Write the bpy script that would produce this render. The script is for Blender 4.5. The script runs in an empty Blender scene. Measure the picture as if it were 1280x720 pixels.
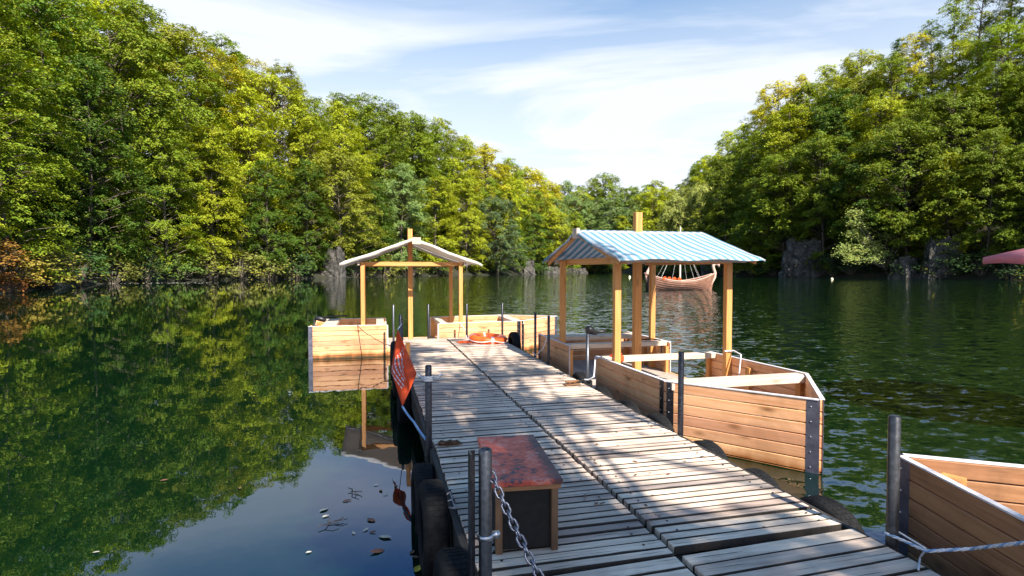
import bpy, bmesh, math, random
from mathutils import Vector, Matrix, Euler
random.seed(7)
PI = math.pi
S = bpy.context.scene
COL = S.collection

# ------------------------------------------------------------------ camera
CAMH = 1.95          # metres above the water
FPX = 700.0         # focal length in photo pixels (1280 wide)
PITCH = math.atan(23 / FPX)
cam_d = bpy.data.cameras.new('camera'); cam = bpy.data.objects.new('camera', cam_d)
COL.objects.link(cam); S.camera = cam
cam.location = (0, 0, CAMH); cam.rotation_euler = (PI / 2 - PITCH, 0, 0)
cam_d.sensor_width = 36; cam_d.lens = 36 * FPX / 1280; cam_d.clip_end = 5000; cam_d.clip_start = .05

def ray(px, py):
    dx, dy = (px - 640) / FPX, (360 - py) / FPX
    c, s = math.cos(PITCH), math.sin(PITCH)
    return Vector((dx, c + dy * s, -s + dy * c))
def at(px, py, z):                       # the point of the level z seen at that spot of the photograph
    d = ray(px, py); t = (z - CAMH) / d.z
    return Vector((0, 0, CAMH)) + d * t

# dock frame: u runs along the dock away from the shore, v across it to the right
ANG = math.atan2(174, 700)
CU, SU = math.cos(ANG), math.sin(ANG)
def W(u, v, z=0): return Vector((CU * v - SU * u, SU * v + CU * u, z))
DECK = 0.45

# ------------------------------------------------------------------ scene helpers
def link(o, parent=None):
    COL.objects.link(o)
    if parent is not None: o.parent = parent
    return o
def tag(o, label=None, cat=None, group=None, kind=None):
    if label: o['label'] = label
    if cat: o['category'] = cat
    if group: o['group'] = group
    if kind: o['kind'] = kind
    return o
def thing(name, label, cat, loc=(0, 0, 0), rz=0, group=None):
    o = bpy.data.objects.new(name, None); o.empty_display_size = .2
    link(o); o.location = loc; o.rotation_euler = (0, 0, rz)
    return tag(o, label, cat, group)
def dup(o, parent=None):
    c = o.copy(); link(c, parent)
    for ch in list(o.children): dup(ch, c)
    return c

class MB:
    def __init__(s): s.v = []; s.f = []
    def add(s, vs, fs):
        n = len(s.v); s.v += [tuple(x) for x in vs]; s.f += [tuple(i + n for i in f) for f in fs]
    def hexa(s, a):                      # 8 corners: bottom 4 ccw, top 4 ccw
        s.add(a, [(3, 2, 1, 0), (4, 5, 6, 7), (0, 1, 5, 4), (1, 2, 6, 5), (2, 3, 7, 6), (3, 0, 4, 7)])
    def box(s, x0, x1, y0, y1, z0, z1, m=None):
        a = [Vector(p) for p in ((x0, y0, z0), (x1, y0, z0), (x1, y1, z0), (x0, y1, z0), (x0, y0, z1), (x1, y0, z1), (x1, y1, z1), (x0, y1, z1))]
        if m is not None: a = [m @ p for p in a]
        s.hexa(a)
    def bar(s, p, q, w, h, up=(0, 0, 1)):      # square bar from p to q
        p, q = Vector(p), Vector(q); d = (q - p).normalized(); up = Vector(up)
        if abs(d.dot(up)) > .98: up = Vector((0, 1, 0))
        x = d.cross(up).normalized() * w / 2; y = x.cross(d).normalized() * h / 2
        s.hexa([p - x - y, p + x - y, q + x - y, q - x - y, p - x + y, p + x + y, q + x + y, q - x + y])
    def tube(s, path, r, n=8, closed=False, rx=None):
        P = [Vector(p) for p in path]; m = len(P)
        rr = r if isinstance(r, (list, tuple)) else [r] * m
        ref = None; rings = []
        for i, p in enumerate(P):
            if closed: t = P[(i + 1) % m] - P[i - 1]
            else: t = P[min(i + 1, m - 1)] - P[max(i - 1, 0)]
            t.normalize()
            if ref is None: ref = Vector((0, 0, 1)) if abs(t.z) < .9 else Vector((1, 0, 0))
            a = (ref - t * ref.dot(t)).normalized(); b = t.cross(a); ref = a
            rings.append([p + a * math.cos(2 * PI * k / n) * rr[i] + b * math.sin(2 * PI * k / n) * rr[i] * (rx or 1) for k in range(n)])
        vs = [q for R in rings for q in R]; fs = []
        for i in range(m if closed else m - 1):
            j = (i + 1) % m
            for k in range(n):
                l = (k + 1) % n; fs.append((i * n + k, i * n + l, j * n + l, j * n + k))
        if not closed:
            fs.append(tuple(range(n - 1, -1, -1))); fs.append(tuple((m - 1) * n + k for k in range(n)))
        s.add(vs, fs)
    def lathe(s, prof, n=24, m=None, closed=False):   # (r, z) pairs about local z
        vs = []; L = len(prof)
        for k in range(n):
            a = 2 * PI * k / n
            for r, z in prof:
                p = Vector((r * math.cos(a), r * math.sin(a), z)); vs.append(m @ p if m is not None else p)
        fs = []
        for k in range(n):
            l = (k + 1) % n
            for i in range(L if closed else L - 1):
                j = (i + 1) % L; fs.append((k * L + i, l * L + i, l * L + j, k * L + j))
        s.add(vs, fs)
    def build(s, name, mat, parent=None, smooth=False, bevel=0, loc=None, rz=None, solid=0):
        me = bpy.data.meshes.new(name); me.from_pydata(s.v, [], s.f); me.update()
        if mat: me.materials.append(mat)
        if smooth: me.polygons.foreach_set('use_smooth', [True] * len(me.polygons))
        o = bpy.data.objects.new(name, me); link(o, parent)
        if loc is not None: o.location = loc
        if rz is not None: o.rotation_euler = (0, 0, rz)
        if solid:
            md = o.modifiers.new('thickness', 'SOLIDIFY'); md.thickness = solid; md.offset = 0
        if bevel:
            md = o.modifiers.new('bevel', 'BEVEL'); md.width = bevel; md.segments = 1; md.limit_method = 'ANGLE'; md.angle_limit = .9
        return o

# ------------------------------------------------------------------ material helpers
class NT:
    def __init__(s, name):
        s.m = bpy.data.materials.new(name); s.m.use_nodes = True
        s.t = s.m.node_tree; s.n = s.t.nodes; s.l = s.t.links
        s.b = s.n['Principled BSDF']; s.out = s.n['Material Output']
    def new(s, t, **k):
        x = s.n.new(t)
        for a, b in k.items(): setattr(x, a, b)
        return x
    def set(s, sock, val):
        if hasattr(val, 'links') or isinstance(val, bpy.types.NodeSocket): s.l.new(val, sock)
        else:
            if isinstance(val, (tuple, list)) and len(val) == 3 and sock.type == 'RGBA': val = (*val, 1)
            sock.default_value = val
    def noise(s, vec, scale, detail=4, rough=.55, dist=0, out='Fac'):
        x = s.new('ShaderNodeTexNoise'); s.set(x.inputs['Vector'], vec)
        x.inputs['Scale'].default_value = scale; x.inputs['Detail'].default_value = detail
        x.inputs['Roughness'].default_value = rough; x.inputs['Distortion'].default_value = dist
        return x.outputs[out]
    def mapv(s, vec, scale=(1, 1, 1), loc=(0, 0, 0), rot=(0, 0, 0)):
        x = s.new('ShaderNodeMapping'); s.set(x.inputs['Vector'], vec)
        s.set(x.inputs['Scale'], scale); s.set(x.inputs['Location'], loc); s.set(x.inputs['Rotation'], rot)
        return x.outputs[0]
    def ramp(s, fac, stops, interp='LINEAR'):
        x = s.new('ShaderNodeValToRGB'); s.set(x.inputs[0], fac); cr = x.color_ramp; cr.interpolation = interp
        while len(cr.elements) < len(stops): cr.elements.new(.5)
        for e, (p, c) in zip(cr.elements, stops):
            e.position = p; e.color = (c, c, c, 1) if not isinstance(c, (tuple, list)) else (*c, 1)[:4]
        return x.outputs[0]
    def mix(s, fac, a, b, mode='MIX'):
        x = s.new('ShaderNodeMix', data_type='RGBA', blend_type=mode)
        s.set(x.inputs[0], fac); s.set(x.inputs[6], a); s.set(x.inputs[7], b)
        return x.outputs[2]
    def math(s, op, a, b=0, c=None, clamp=False):
        x = s.new('ShaderNodeMath', operation=op); x.use_clamp = clamp
        s.set(x.inputs[0], a); s.set(x.inputs[1], b)
        if c is not None: s.set(x.inputs[2], c)
        return x.outputs[0]
    def hsv(s, col, h=.5, sat=1, v=1):
        x = s.new('ShaderNodeHueSaturation'); s.set(x.inputs['Color'], col)
        s.set(x.inputs['Hue'], h); s.set(x.inputs['Saturation'], sat); s.set(x.inputs['Value'], v)
        return x.outputs[0]
    def bump(s, h, strength=.3, dist=.01):
        x = s.new('ShaderNodeBump'); s.set(x.inputs['Height'], h); s.set(x.inputs['Strength'], strength)
        s.set(x.inputs['Distance'], dist); s.l.new(x.outputs[0], s.b.inputs['Normal']); return x.outputs[0]
    def obj(s): return s.new('ShaderNodeTexCoord').outputs['Object']
    def island(s): return s.new('ShaderNodeNewGeometry').outputs['Random Per Island']
    def color(s, c): s.set(s.b.inputs['Base Color'], c)
    def p(s, **k):
        for a, b in k.items(): s.set(s.b.inputs[a.replace('_', ' ')], b)

def wood(name, light, dark, axis=0, grain=1.0, knots=.6, var=.25, rough=.6, stain=0, stain_col=(.1, .07, .05), crack=0, hue=0.0, wet=0):
    t = NT(name); o = t.obj(); r = t.island()
    comb = t.new('ShaderNodeCombineXYZ')
    t.set(comb.inputs[0], t.math('MULTIPLY', r, 37)); t.set(comb.inputs[1], t.math('MULTIPLY', r, 91)); t.set(comb.inputs[2], t.math('MULTIPLY', r, 53))
    add = t.new('ShaderNodeVectorMath', operation='ADD'); t.set(add.inputs[0], o); t.set(add.inputs[1], comb.outputs[0])
    v = add.outputs[0]
    sc = [1, 1, 1]; 
    for i in range(3): sc[i] = 1.3 * grain if i == axis else 26 * grain
    g = t.noise(t.mapv(v, tuple(sc)), 1.0, 6, .6, .6)
    fine = [4 if i == axis else 110 for i in range(3)]
    g2 = t.noise(t.mapv(v, tuple(fine)), 1.0, 3, .6)
    gg = t.math('ADD', t.math('MULTIPLY', g, .7), t.math('MULTIPLY', g2, .3))
    c = t.ramp(gg, [(.33, dark), (.5, tuple((a * 1.6 + b) / 2.6 for a, b in zip(light, dark))), (.66, light)])
    if knots:
        kv = [2.6 if i == axis else 7 for i in range(3)]
        vo = t.new('ShaderNodeTexVoronoi', feature='F1'); t.set(vo.inputs['Vector'], t.mapv(v, tuple(kv))); vo.inputs['Scale'].default_value = 1.0
        k = t.ramp(vo.outputs['Distance'], [(.05, 1.0), (.14, .55), (.26, 0.0)])
        c = t.mix(t.math('MULTIPLY', k, knots), c, tuple(x * .42 for x in dark))
    c = t.hsv(c, t.math('ADD', .5 - hue / 2, t.math('MULTIPLY', r, hue)), 1, t.math('ADD', 1 - var, t.math('MULTIPLY', r, 2 * var)))
    if stain:
        sn = t.noise(o, 1.6, 5, .62, .4)
        c = t.mix(t.math('MULTIPLY', t.ramp(sn, [(.46, 0.0), (.66, 1.0)]), stain), c, stain_col)
    if crack:
        cv = [2.2 if i == axis else 75 for i in range(3)]
        cn = t.noise(t.mapv(v, tuple(cv)), 1.0, 2, .5)
        ck = t.ramp(cn, [(.30, 1.0), (.37, 0.0)])
        c = t.mix(t.math('MULTIPLY', ck, crack), c, (.025, .02, .02))
    if wet:                              # algae and tannin line left by the lake on the lowest plank
        sz = t.new('ShaderNodeSeparateXYZ'); t.set(sz.inputs[0], o)
        e = t.math('ADD', sz.outputs[2], t.math('MULTIPLY', t.math('SUBTRACT', t.noise(t.mapv(o, (3, 3, 1)), 2, 4), .5), .16))
        c = t.mix(t.ramp(e, [(.06, .9), (.15, 0.0)]), c, (.30, .095, .02))
        c = t.mix(t.ramp(e, [(.015, .9), (.06, 0.0)]), c, (.045, .035, .015))
    t.color(c); t.p(Roughness=rough); t.b.inputs['Specular IOR Level'].default_value = .25
    t.bump(gg, .35, .004)
    return t.m

def plain(name, col, rough=.5, metal=0, nscale=30, namt=.25, bump=.15, spec=.5):
    t = NT(name); n = t.noise(t.obj(), nscale, 5, .6)
    c = t.mix(t.ramp(n, [(.3, 0.0), (.7, 1.0)]), tuple(x * (1 - namt) for x in col), tuple(min(1, x * (1 + namt)) for x in col))
    t.color(c); t.p(Roughness=rough, Metallic=metal); t.b.inputs['Specular IOR Level'].default_value = spec
    if bump: t.bump(n, bump, .004)
    return t.m

M = {}
# weathered deck boards with leaf stains, dark splits and nail heads
M['deck'] = wood('weathered_deck', (.82, .64, .50), (.48, .345, .26), 0, 1, .35, .26, .75, .5, (.22, .175, .155), .9, .02)
M['gap_shade'] = plain('gap_shade_wood', (.035, .028, .022), .8, 0, 20, .4)  # near-black colour for board sides, painting shade into the sunlit gaps
M['dockbeam'] = wood('dark_wet_beam', (.05, .045, .04), (.015, .013, .012), 1, 1, .1, .2, .7)
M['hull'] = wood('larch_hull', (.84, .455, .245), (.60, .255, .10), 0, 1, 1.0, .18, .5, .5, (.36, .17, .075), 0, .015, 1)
M['hull_shaded'] = wood('shaded_weathered_larch', (.42, .205, .10), (.25, .11, .05), 0, 1, .8, .16, .6, .5, (.10, .055, .03), .2, .01)  # hull larch with the lower-right boat's shade put into its colour, plus stains and splits
M['post'] = wood('oiled_pine_post', (.62, .30, .105), (.42, .165, .04), 2, 1, .5, .08, .5)
M['beamx'] = wood('oiled_pine_beam', (.62, .30, .105), (.42, .165, .04), 0, 1, .5, .08, .5)
M['leg_wood'] = wood('stained_leg_wood', (.24, .13, .07), (.12, .06, .028), 2, 1, .5, .1, .6, .5, (.08, .05, .04))
M['bench'] = wood('pale_bench_board', (.62, .50, .40), (.40, .30, .22), 1, 1, .5, .1, .65, .3, (.25, .2, .17))
M['floor'] = wood('boat_floor_board', (.50, .42, .36), (.32, .25, .2), 0, 1, .3, .15, .7, .3, (.2, .16, .14))
M['steel'] = plain('dark_steel', (.05, .05, .06), .35, .8, 40, .5)
M['steel_bow'] = plain('zinc_bow_plate', (.16, .15, .19), .45, .7, 14, .3)
M['galv'] = plain('galvanised_pipe', (.10, .105, .12), .4, .8, 50, .35)
M['pipe'] = plain('dull_steel_pipe', (.085, .085, .09), .35, .8, 30, .4)
M['bolt'] = plain('bright_bolt', (.6, .6, .62), .35, .9, 60, .1, 0)
M['rubber'] = plain('tyre_rubber', (.011, .011, .012), .8, 0, 25, .5, .4, .15)
M['white_rope'] = plain('white_rope', (.66, .65, .68), .8, 0, 220, .35, .6)
M['blue_rope'] = plain('blue_rope', (.22, .35, .55), .8, 0, 220, .3, .6)
M['brown_rope'] = plain('brown_rope', (.17, .09, .05), .9, 0, 220, .4, .6)
M['black_plastic'] = plain('black_plastic', (.012, .012, .013), .45, 0, 40, .3, .1)
M['black_board'] = plain('black_board', (.014, .012, .011), .6, 0, 16, .5, .2, .35)
M['orange'] = plain('orange_float', (.93, .115, .012), .45, 0, 12, .15, .1)
M['ring_rope'] = plain('ring_rope', (.8, .75, .7), .8, 0, 150, .2, .3)
M['rust_chain'] = plain('rusty_chain', (.2, .1, .05), .8, .3, 60, .4)
M['chain'] = plain('zinc_chain', (.20, .21, .26), .38, .85, 60, .3)
M['edge_paint'] = plain('pale_gunwale_edge', (.62, .58, .58), .6, 0, 20, .15, .1)
M['bark'] = plain('grey_bark', (.13, .105, .08), .9, 0, 6, .5, .8, .2)
M['float'] = plain('dock_float', (.02, .022, .02), .6, 0, 10, .4)

def rust_top():
    t = NT('flaking_red_paint'); o = t.obj()
    n = t.noise(o, 7, 8, .68, .5); n2 = t.noise(o, 34, 5, .7)
    s = t.math('ADD', t.math('MULTIPLY', n, .75), t.math('MULTIPLY', n2, .25))
    c = t.ramp(s, [(.37, (.04, .033, .04)), (.43, (.13, .06, .07)), (.45, (.52, .07, .04)), (.54, (.70, .14, .08)), (.58, (.60, .28, .24)), (.62, (.48, .075, .045)), (.68, (.16, .04, .035))])
    # a bare dark strip along one side
    sep = t.new('ShaderNodeSeparateXYZ'); t.set(sep.inputs[0], t.mapv(o))
    e = t.math('ADD', sep.outputs[0], t.math('MULTIPLY', t.math('SUBTRACT', n2, .5), .25))
    c = t.mix(t.ramp(e, [(.11, 0.0), (.15, .85)]), c, (.045, .04, .045))
    t.color(c); t.p(Roughness=.55); t.bump(s, .5, .006); return t.m
M['rust'] = rust_top()

def cloth(name, a, b=None, period=.12, axis=1, dirt=.12):
    t = NT(name); o = t.obj()
    c = a
    if b is not None:
        sep = t.new('ShaderNodeSeparateXYZ'); t.set(sep.inputs[0], o)
        f = t.math('FRACT', t.math('MULTIPLY', sep.outputs[axis], 1 / period))
        st = t.ramp(f, [(.02, 0.0), (.06, 1.0), (.50, 1.0), (.54, 0.0)])
        c = t.mix(st, a, b)
    n = t.noise(o, 5, 5, .6)
    c = t.mix(t.math('MULTIPLY', t.ramp(n, [(.42, 0.0), (.7, 1.0)]), dirt), c, (.35, .33, .3))
    t.color(c); t.p(Roughness=.85); t.b.inputs['Specular IOR Level'].default_value = .15
    t.bump(t.noise(o, 9, 3), .3, .02)
    tr = t.new('ShaderNodeBsdfTranslucent'); t.set(tr.inputs[0], c)
    mx = t.new('ShaderNodeMixShader'); mx.inputs[0].default_value = .32
    t.l.new(t.b.outputs[0], mx.inputs[1]); t.l.new(tr.outputs[0], mx.inputs[2]); t.l.new(mx.outputs[0], t.out.inputs[0])
    return t.m
M['stripes'] = cloth('blue_striped_canvas', (.50, .54, .60), (.14, .32, .44), .125)
M['canvas'] = cloth('offwhite_canvas', (.72, .66, .58))
M['pink'] = cloth('pink_canvas', (.80, .30, .34))
M['flag'] = cloth('red_banner_cloth', (.88, .11, .03), dirt=.05)
M['print'] = cloth('white_print', (.8, .76, .74), dirt=.05)

def leaf_mat(name, trans=.35):
    t = NT(name); oi = t.new('ShaderNodeObjectInfo'); r = t.island()
    n = t.noise(t.obj(), .35, 3, .6)
    col = t.hsv(oi.outputs['Color'], t.math('ADD', .478, t.math('MULTIPLY', r, .044)), 1,
                t.math('ADD', .55, t.math('ADD', t.math('MULTIPLY', r, .5), t.math('MULTIPLY', n, .8))))
    # scattered turned leaves
    w = t.math('GREATER_THAN', t.math('ADD', t.math('MULTIPLY', r, .55), t.math('MULTIPLY', n, .75)), .90)
    warm = t.mix(.5, col, (.34, .24, .02))
    col = t.mix(w, col, warm)
    t.color(col); t.p(Roughness=.55); t.b.inputs['Specular IOR Level'].default_value = .3
    tr = t.new('ShaderNodeBsdfTranslucent'); t.set(tr.inputs[0], t.hsv(col, .485, 1.1, 1.25))
    mx = t.new('ShaderNodeMixShader'); mx.inputs[0].default_value = trans * .6
    t.l.new(t.b.outputs[0], mx.inputs[1]); t.l.new(tr.outputs[0], mx.inputs[2]); t.l.new(mx.outputs[0], t.out.inputs[0])
    return t.m
M['leaf'] = leaf_mat('tree_leaves')

def rock_mat():
    t = NT('lichened_rock'); o = t.obj()
    n = t.noise(o, .9, 8, .65, .6); n2 = t.noise(t.mapv(o, (2, 2, 1.5)), 1.4, 6, .65)
    s = t.math('ADD', t.math('MULTIPLY', n, .6), t.math('MULTIPLY', n2, .4))
    t.color(t.ramp(s, [(.36, (.012, .012, .010)), (.5, (.055, .05, .042)), (.66, (.19, .17, .15))]))
    t.p(Roughness=.9); t.bump(s, .9, .25); return t.m
M['rock'] = rock_mat()

def ground_mat():
    t = NT('forest_floor'); o = t.obj()
    n = t.noise(o, .25, 8, .65); n2 = t.noise(o, 3, 4, .6)
    s = t.math('ADD', t.math('MULTIPLY', n, .6), t.math('MULTIPLY', n2, .4))
    t.color(t.ramp(s, [(.35, (.008, .010, .004)), (.5, (.018, .020, .008)), (.68, (.04, .032, .018))]))
    t.p(Roughness=.95); t.bump(s, .8, .3); return t.m
M['ground'] = ground_mat()

def water_mat():
    t = NT('lake_water')
    o = t.obj()
    sep = t.new('ShaderNodeSeparateXYZ'); t.set(sep.inputs[0], o)
    big = t.noise(o, .09, 3, .5)
    q = t.math('ADD', t.math('ADD', sep.outputs[0], t.math('MULTIPLY', sep.outputs[1], .34)), t.math('MULTIPLY', t.math('SUBTRACT', big, .5), 14))
    mr = t.new('ShaderNodeMapRange', interpolation_type='SMOOTHSTEP'); t.set(mr.inputs[0], q)
    mr.inputs[1].default_value = -1; mr.inputs[2].default_value = 9; mr.inputs[3].default_value = .02; mr.inputs[4].default_value = 1
    ms = mr.outputs[0]
    # slope of the wavelets: a broad and a fine set
    a = t.noise(t.mapv(o, (1.0, 1.6, 1), rot=(0, 0, .25)), 2.2, 3, .62, .4, 'Color')
    b_ = t.noise(t.mapv(o, (1.0, 1.5, 1), rot=(0, 0, -.2)), 6.5, 2, .6, .2, 'Color')
    def vm(op, x, y):
        q = t.new('ShaderNodeVectorMath', operation=op); t.set(q.inputs[0], x); t.set(q.inputs[1], y); return q.outputs[0]
    sl = vm('ADD', vm('MULTIPLY', vm('SUBTRACT', a, (.5, .5, .5)), (.44, .44, 0)), vm('MULTIPLY', vm('SUBTRACT', b_, (.5, .5, .5)), (.42, .42, 0)))
    sc = t.new('ShaderNodeVectorMath', operation='SCALE'); t.set(sc.inputs[0], sl); t.set(sc.inputs['Scale'], ms)
    nn = vm('NORMALIZE', vm('ADD', sc.outputs[0], (0, 0, 1)), (0, 0, 0))
    t.set(t.b.inputs['Base Color'], (.0018, .011, .004)); t.p(Roughness=.01, IOR=1.95)
    t.b.inputs['Specular Tint'].default_value = (.17, .42, 1, 1)
    t.set(t.b.inputs['Normal'], nn)
    return t.m
M['water'] = water_mat()

# ------------------------------------------------------------------ light and sky
ELEV = math.radians(44); DEL = math.radians(15)
sun_uv = (math.sin(DEL), -math.cos(DEL))               # (v, u) towards the sun
sv = W(sun_uv[1], sun_uv[0], 0)
SUN = Vector((sv.x * math.cos(ELEV), sv.y * math.cos(ELEV), math.sin(ELEV))).normalized()
sl = bpy.data.lights.new('sun', 'SUN'); sl.energy = 5.0; sl.angle = math.radians(.5); sl.color = (1, .93, .82)
so = bpy.data.objects.new('sun', sl); link(so); so.rotation_euler = SUN.to_track_quat('Z', 'Y').to_euler(); so.location = (10, -20, 40)
w = bpy.data.worlds.new('World'); S.world = w; w.use_nodes = True
nt = w.node_tree; N = nt.nodes; L = nt.links
bg = N['Background']; bg.inputs[1].default_value = .088
sky = N.new('ShaderNodeTexSky'); sky.sky_type = 'NISHITA'; sky.sun_disc = False
sky.sun_elevation = ELEV; sky.sun_rotation = math.atan2(SUN.x, SUN.y); sky.air_density = 1.0; sky.dust_density = .4; sky.ozone_density = 1.2
class WN(NT):
    def __init__(s): s.t = nt; s.n = N; s.l = L
wn = WN()
gen = N.new('ShaderNodeTexCoord').outputs['Generated']
sp = N.new('ShaderNodeSeparateXYZ'); L.new(gen, sp.inputs[0])
zc = wn.math('MAXIMUM', sp.outputs[2], .03)
# thin cirrus on a level sheet high above: project the view direction on to it
cx = N.new('ShaderNodeCombineXYZ')
wn.set(cx.inputs[0], wn.math('DIVIDE', sp.outputs[0], wn.math('ADD', zc, .12))); wn.set(cx.inputs[1], wn.math('DIVIDE', sp.outputs[1], wn.math('ADD', zc, .12)))
c1 = wn.noise(wn.mapv(cx.outputs[0], (.55, 1.0, 1), (.85, .4, 0), (0, 0, .45)), 1.1, 6, .55, .6)
cl = wn.ramp(c1, [(.45, 0.0), (.60, 1.0)])
hz = wn.ramp(sp.outputs[2], [(.02, .97), (.20, .70), (.34, .38), (.46, 0.05)])
fac = wn.math('MULTIPLY', wn.math('ADD', wn.math('MULTIPLY', cl, .72), wn.math('ADD', wn.math('MULTIPLY', hz, .92), .10), clamp=True), .93)
hi = wn.ramp(sp.outputs[2], [(.40, 1.0), (.52, .15)])
fac = wn.math('MULTIPLY', fac, hi)
mixc = wn.mix(fac, wn.hsv(sky.outputs[0], .495, wn.math('ADD', 1.0, wn.math('MULTIPLY', wn.ramp(sp.outputs[2], [(.30, 0.0), (.50, 1.0)]), .45)), 1.0), (4.9, 5.15, 5.6))
L.new(mixc, bg.inputs[0])
vs = S.view_settings; vs.view_transform = 'Standard'; vs.look = 'None'; vs.exposure = 1.25; vs.gamma = 1; vs.use_curve_mapping = False

# ------------------------------------------------------------------ lake and land
SHORE = [(8, -3.2), (-6, -3.2), (-15, 0), (-31, 16), (-39, 36), (-41, 45), (-52, 66), (-58, 84), (-57, 100), (-50, 113), (-43.6, 127), (-31, 155),
         (-13, 186), (2, 205), (20, 255), (36, 305), (46, 314), (54, 290), (50, 235), (51, 212), (57.5, 175), (62, 155), (74.5, 127), (91.4, 100),
         (106, 76), (104, 42), (76, 12), (34, -2)]
SEG = [(SHORE[i], SHORE[(i + 1) % len(SHORE)]) for i in range(len(SHORE))]
def sd(x, y):                             # distance from the shore, positive on land
    best = 1e9; ins = False
    for (ax, ay), (bx, by) in SEG:
        dx, dy = bx - ax, by - ay
        t = max(0, min(1, ((x - ax) * dx + (y - ay) * dy) / (dx * dx + dy * dy)))
        d = (x - ax - dx * t) ** 2 + (y - ay - dy * t) ** 2
        if d < best: best = d
        if (ay > y) != (by > y) and x < ax + (y - ay) * dx / dy: ins = not ins
    d = math.sqrt(best)
    return -d if ins else d
def sst(a, b, x):
    t = max(0, min(1, (x - a) / (b - a))); return t * t * (3 - 2 * t)
def land(x, y, s=None):
    if s is None: s = sd(x, y)
    if s < 0: return max(-3.5, s * .55 - .12)
    k = .03 + .97 * sst(6, 42, y)
    lump = 1.3 * math.sin(x * .31 + y * .17) * math.sin(y * .23 - x * .11) * min(1, s / 6)
    k *= 1 + .75 * sst(55, 105, x)
    return -.12 + min(s, 2.5) * .28 + k * (27 * sst(-4, 46, s) - 27 * sst(-4, 46, 0) + lump)
def axis(lo, hi, step, far):
    a = []; x = lo
    while x <= hi: a.append(x); x += step
    g = step
    out = []; q = lo
    while q > -far: g *= 1.45; q -= g; out.append(q)
    res = out[::-1] + a
    g = step; q = a[-1]
    while q < far: g *= 1.45; q += g; res.append(q)
    return res
xs = axis(-115, 165, 2.6, 1700); ys = axis(-30, 370, 2.6, 1700)
vv = []; ff = []
for y in ys:
    for x in xs: vv.append((x, y, land(x, y)))
nx = len(xs)
for j in range(len(ys) - 1):
    for i in range(nx - 1):
        a = j * nx + i; ff.append((a, a + 1, a + nx + 1, a + nx))
me = bpy.data.meshes.new('terrain'); me.from_pydata(vv, [], ff); me.materials.append(M['ground'])
me.polygons.foreach_set('use_smooth', [True] * len(me.polygons))
terrain = link(bpy.data.objects.new('terrain', me)); tag(terrain, kind='structure')
b = MB(); b.add([(-95, -8, 0), (135, -8, 0), (135, 330, 0), (-95, 330, 0)], [(0, 1, 2, 3)])
wat = b.build('water', M['water']); tag(wat, kind='structure')

# ------------------------------------------------------------------ trees
def leafquad(mb, p, n, size, rnd, asp=.62):
    a = Vector((rnd.uniform(-1, 1), rnd.uniform(-1, 1), rnd.uniform(-1, 1)))
    x = (a - n * a.dot(n)).normalized(); y = n.cross(x)
    L_ = size * rnd.uniform(.7, 1.25); w_ = L_ * asp
    m = len(mb.v)
    mb.v += [tuple(p - x * L_ * .5), tuple(p + y * w_ * .5 - x * L_ * .05 + n * .06 * L_), tuple(p + x * L_ * .5), tuple(p - y * w_ * .5 - x * L_ * .05 + n * .06 * L_)]
    mb.f.append((m, m + 1, m + 2, m + 3))

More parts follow.
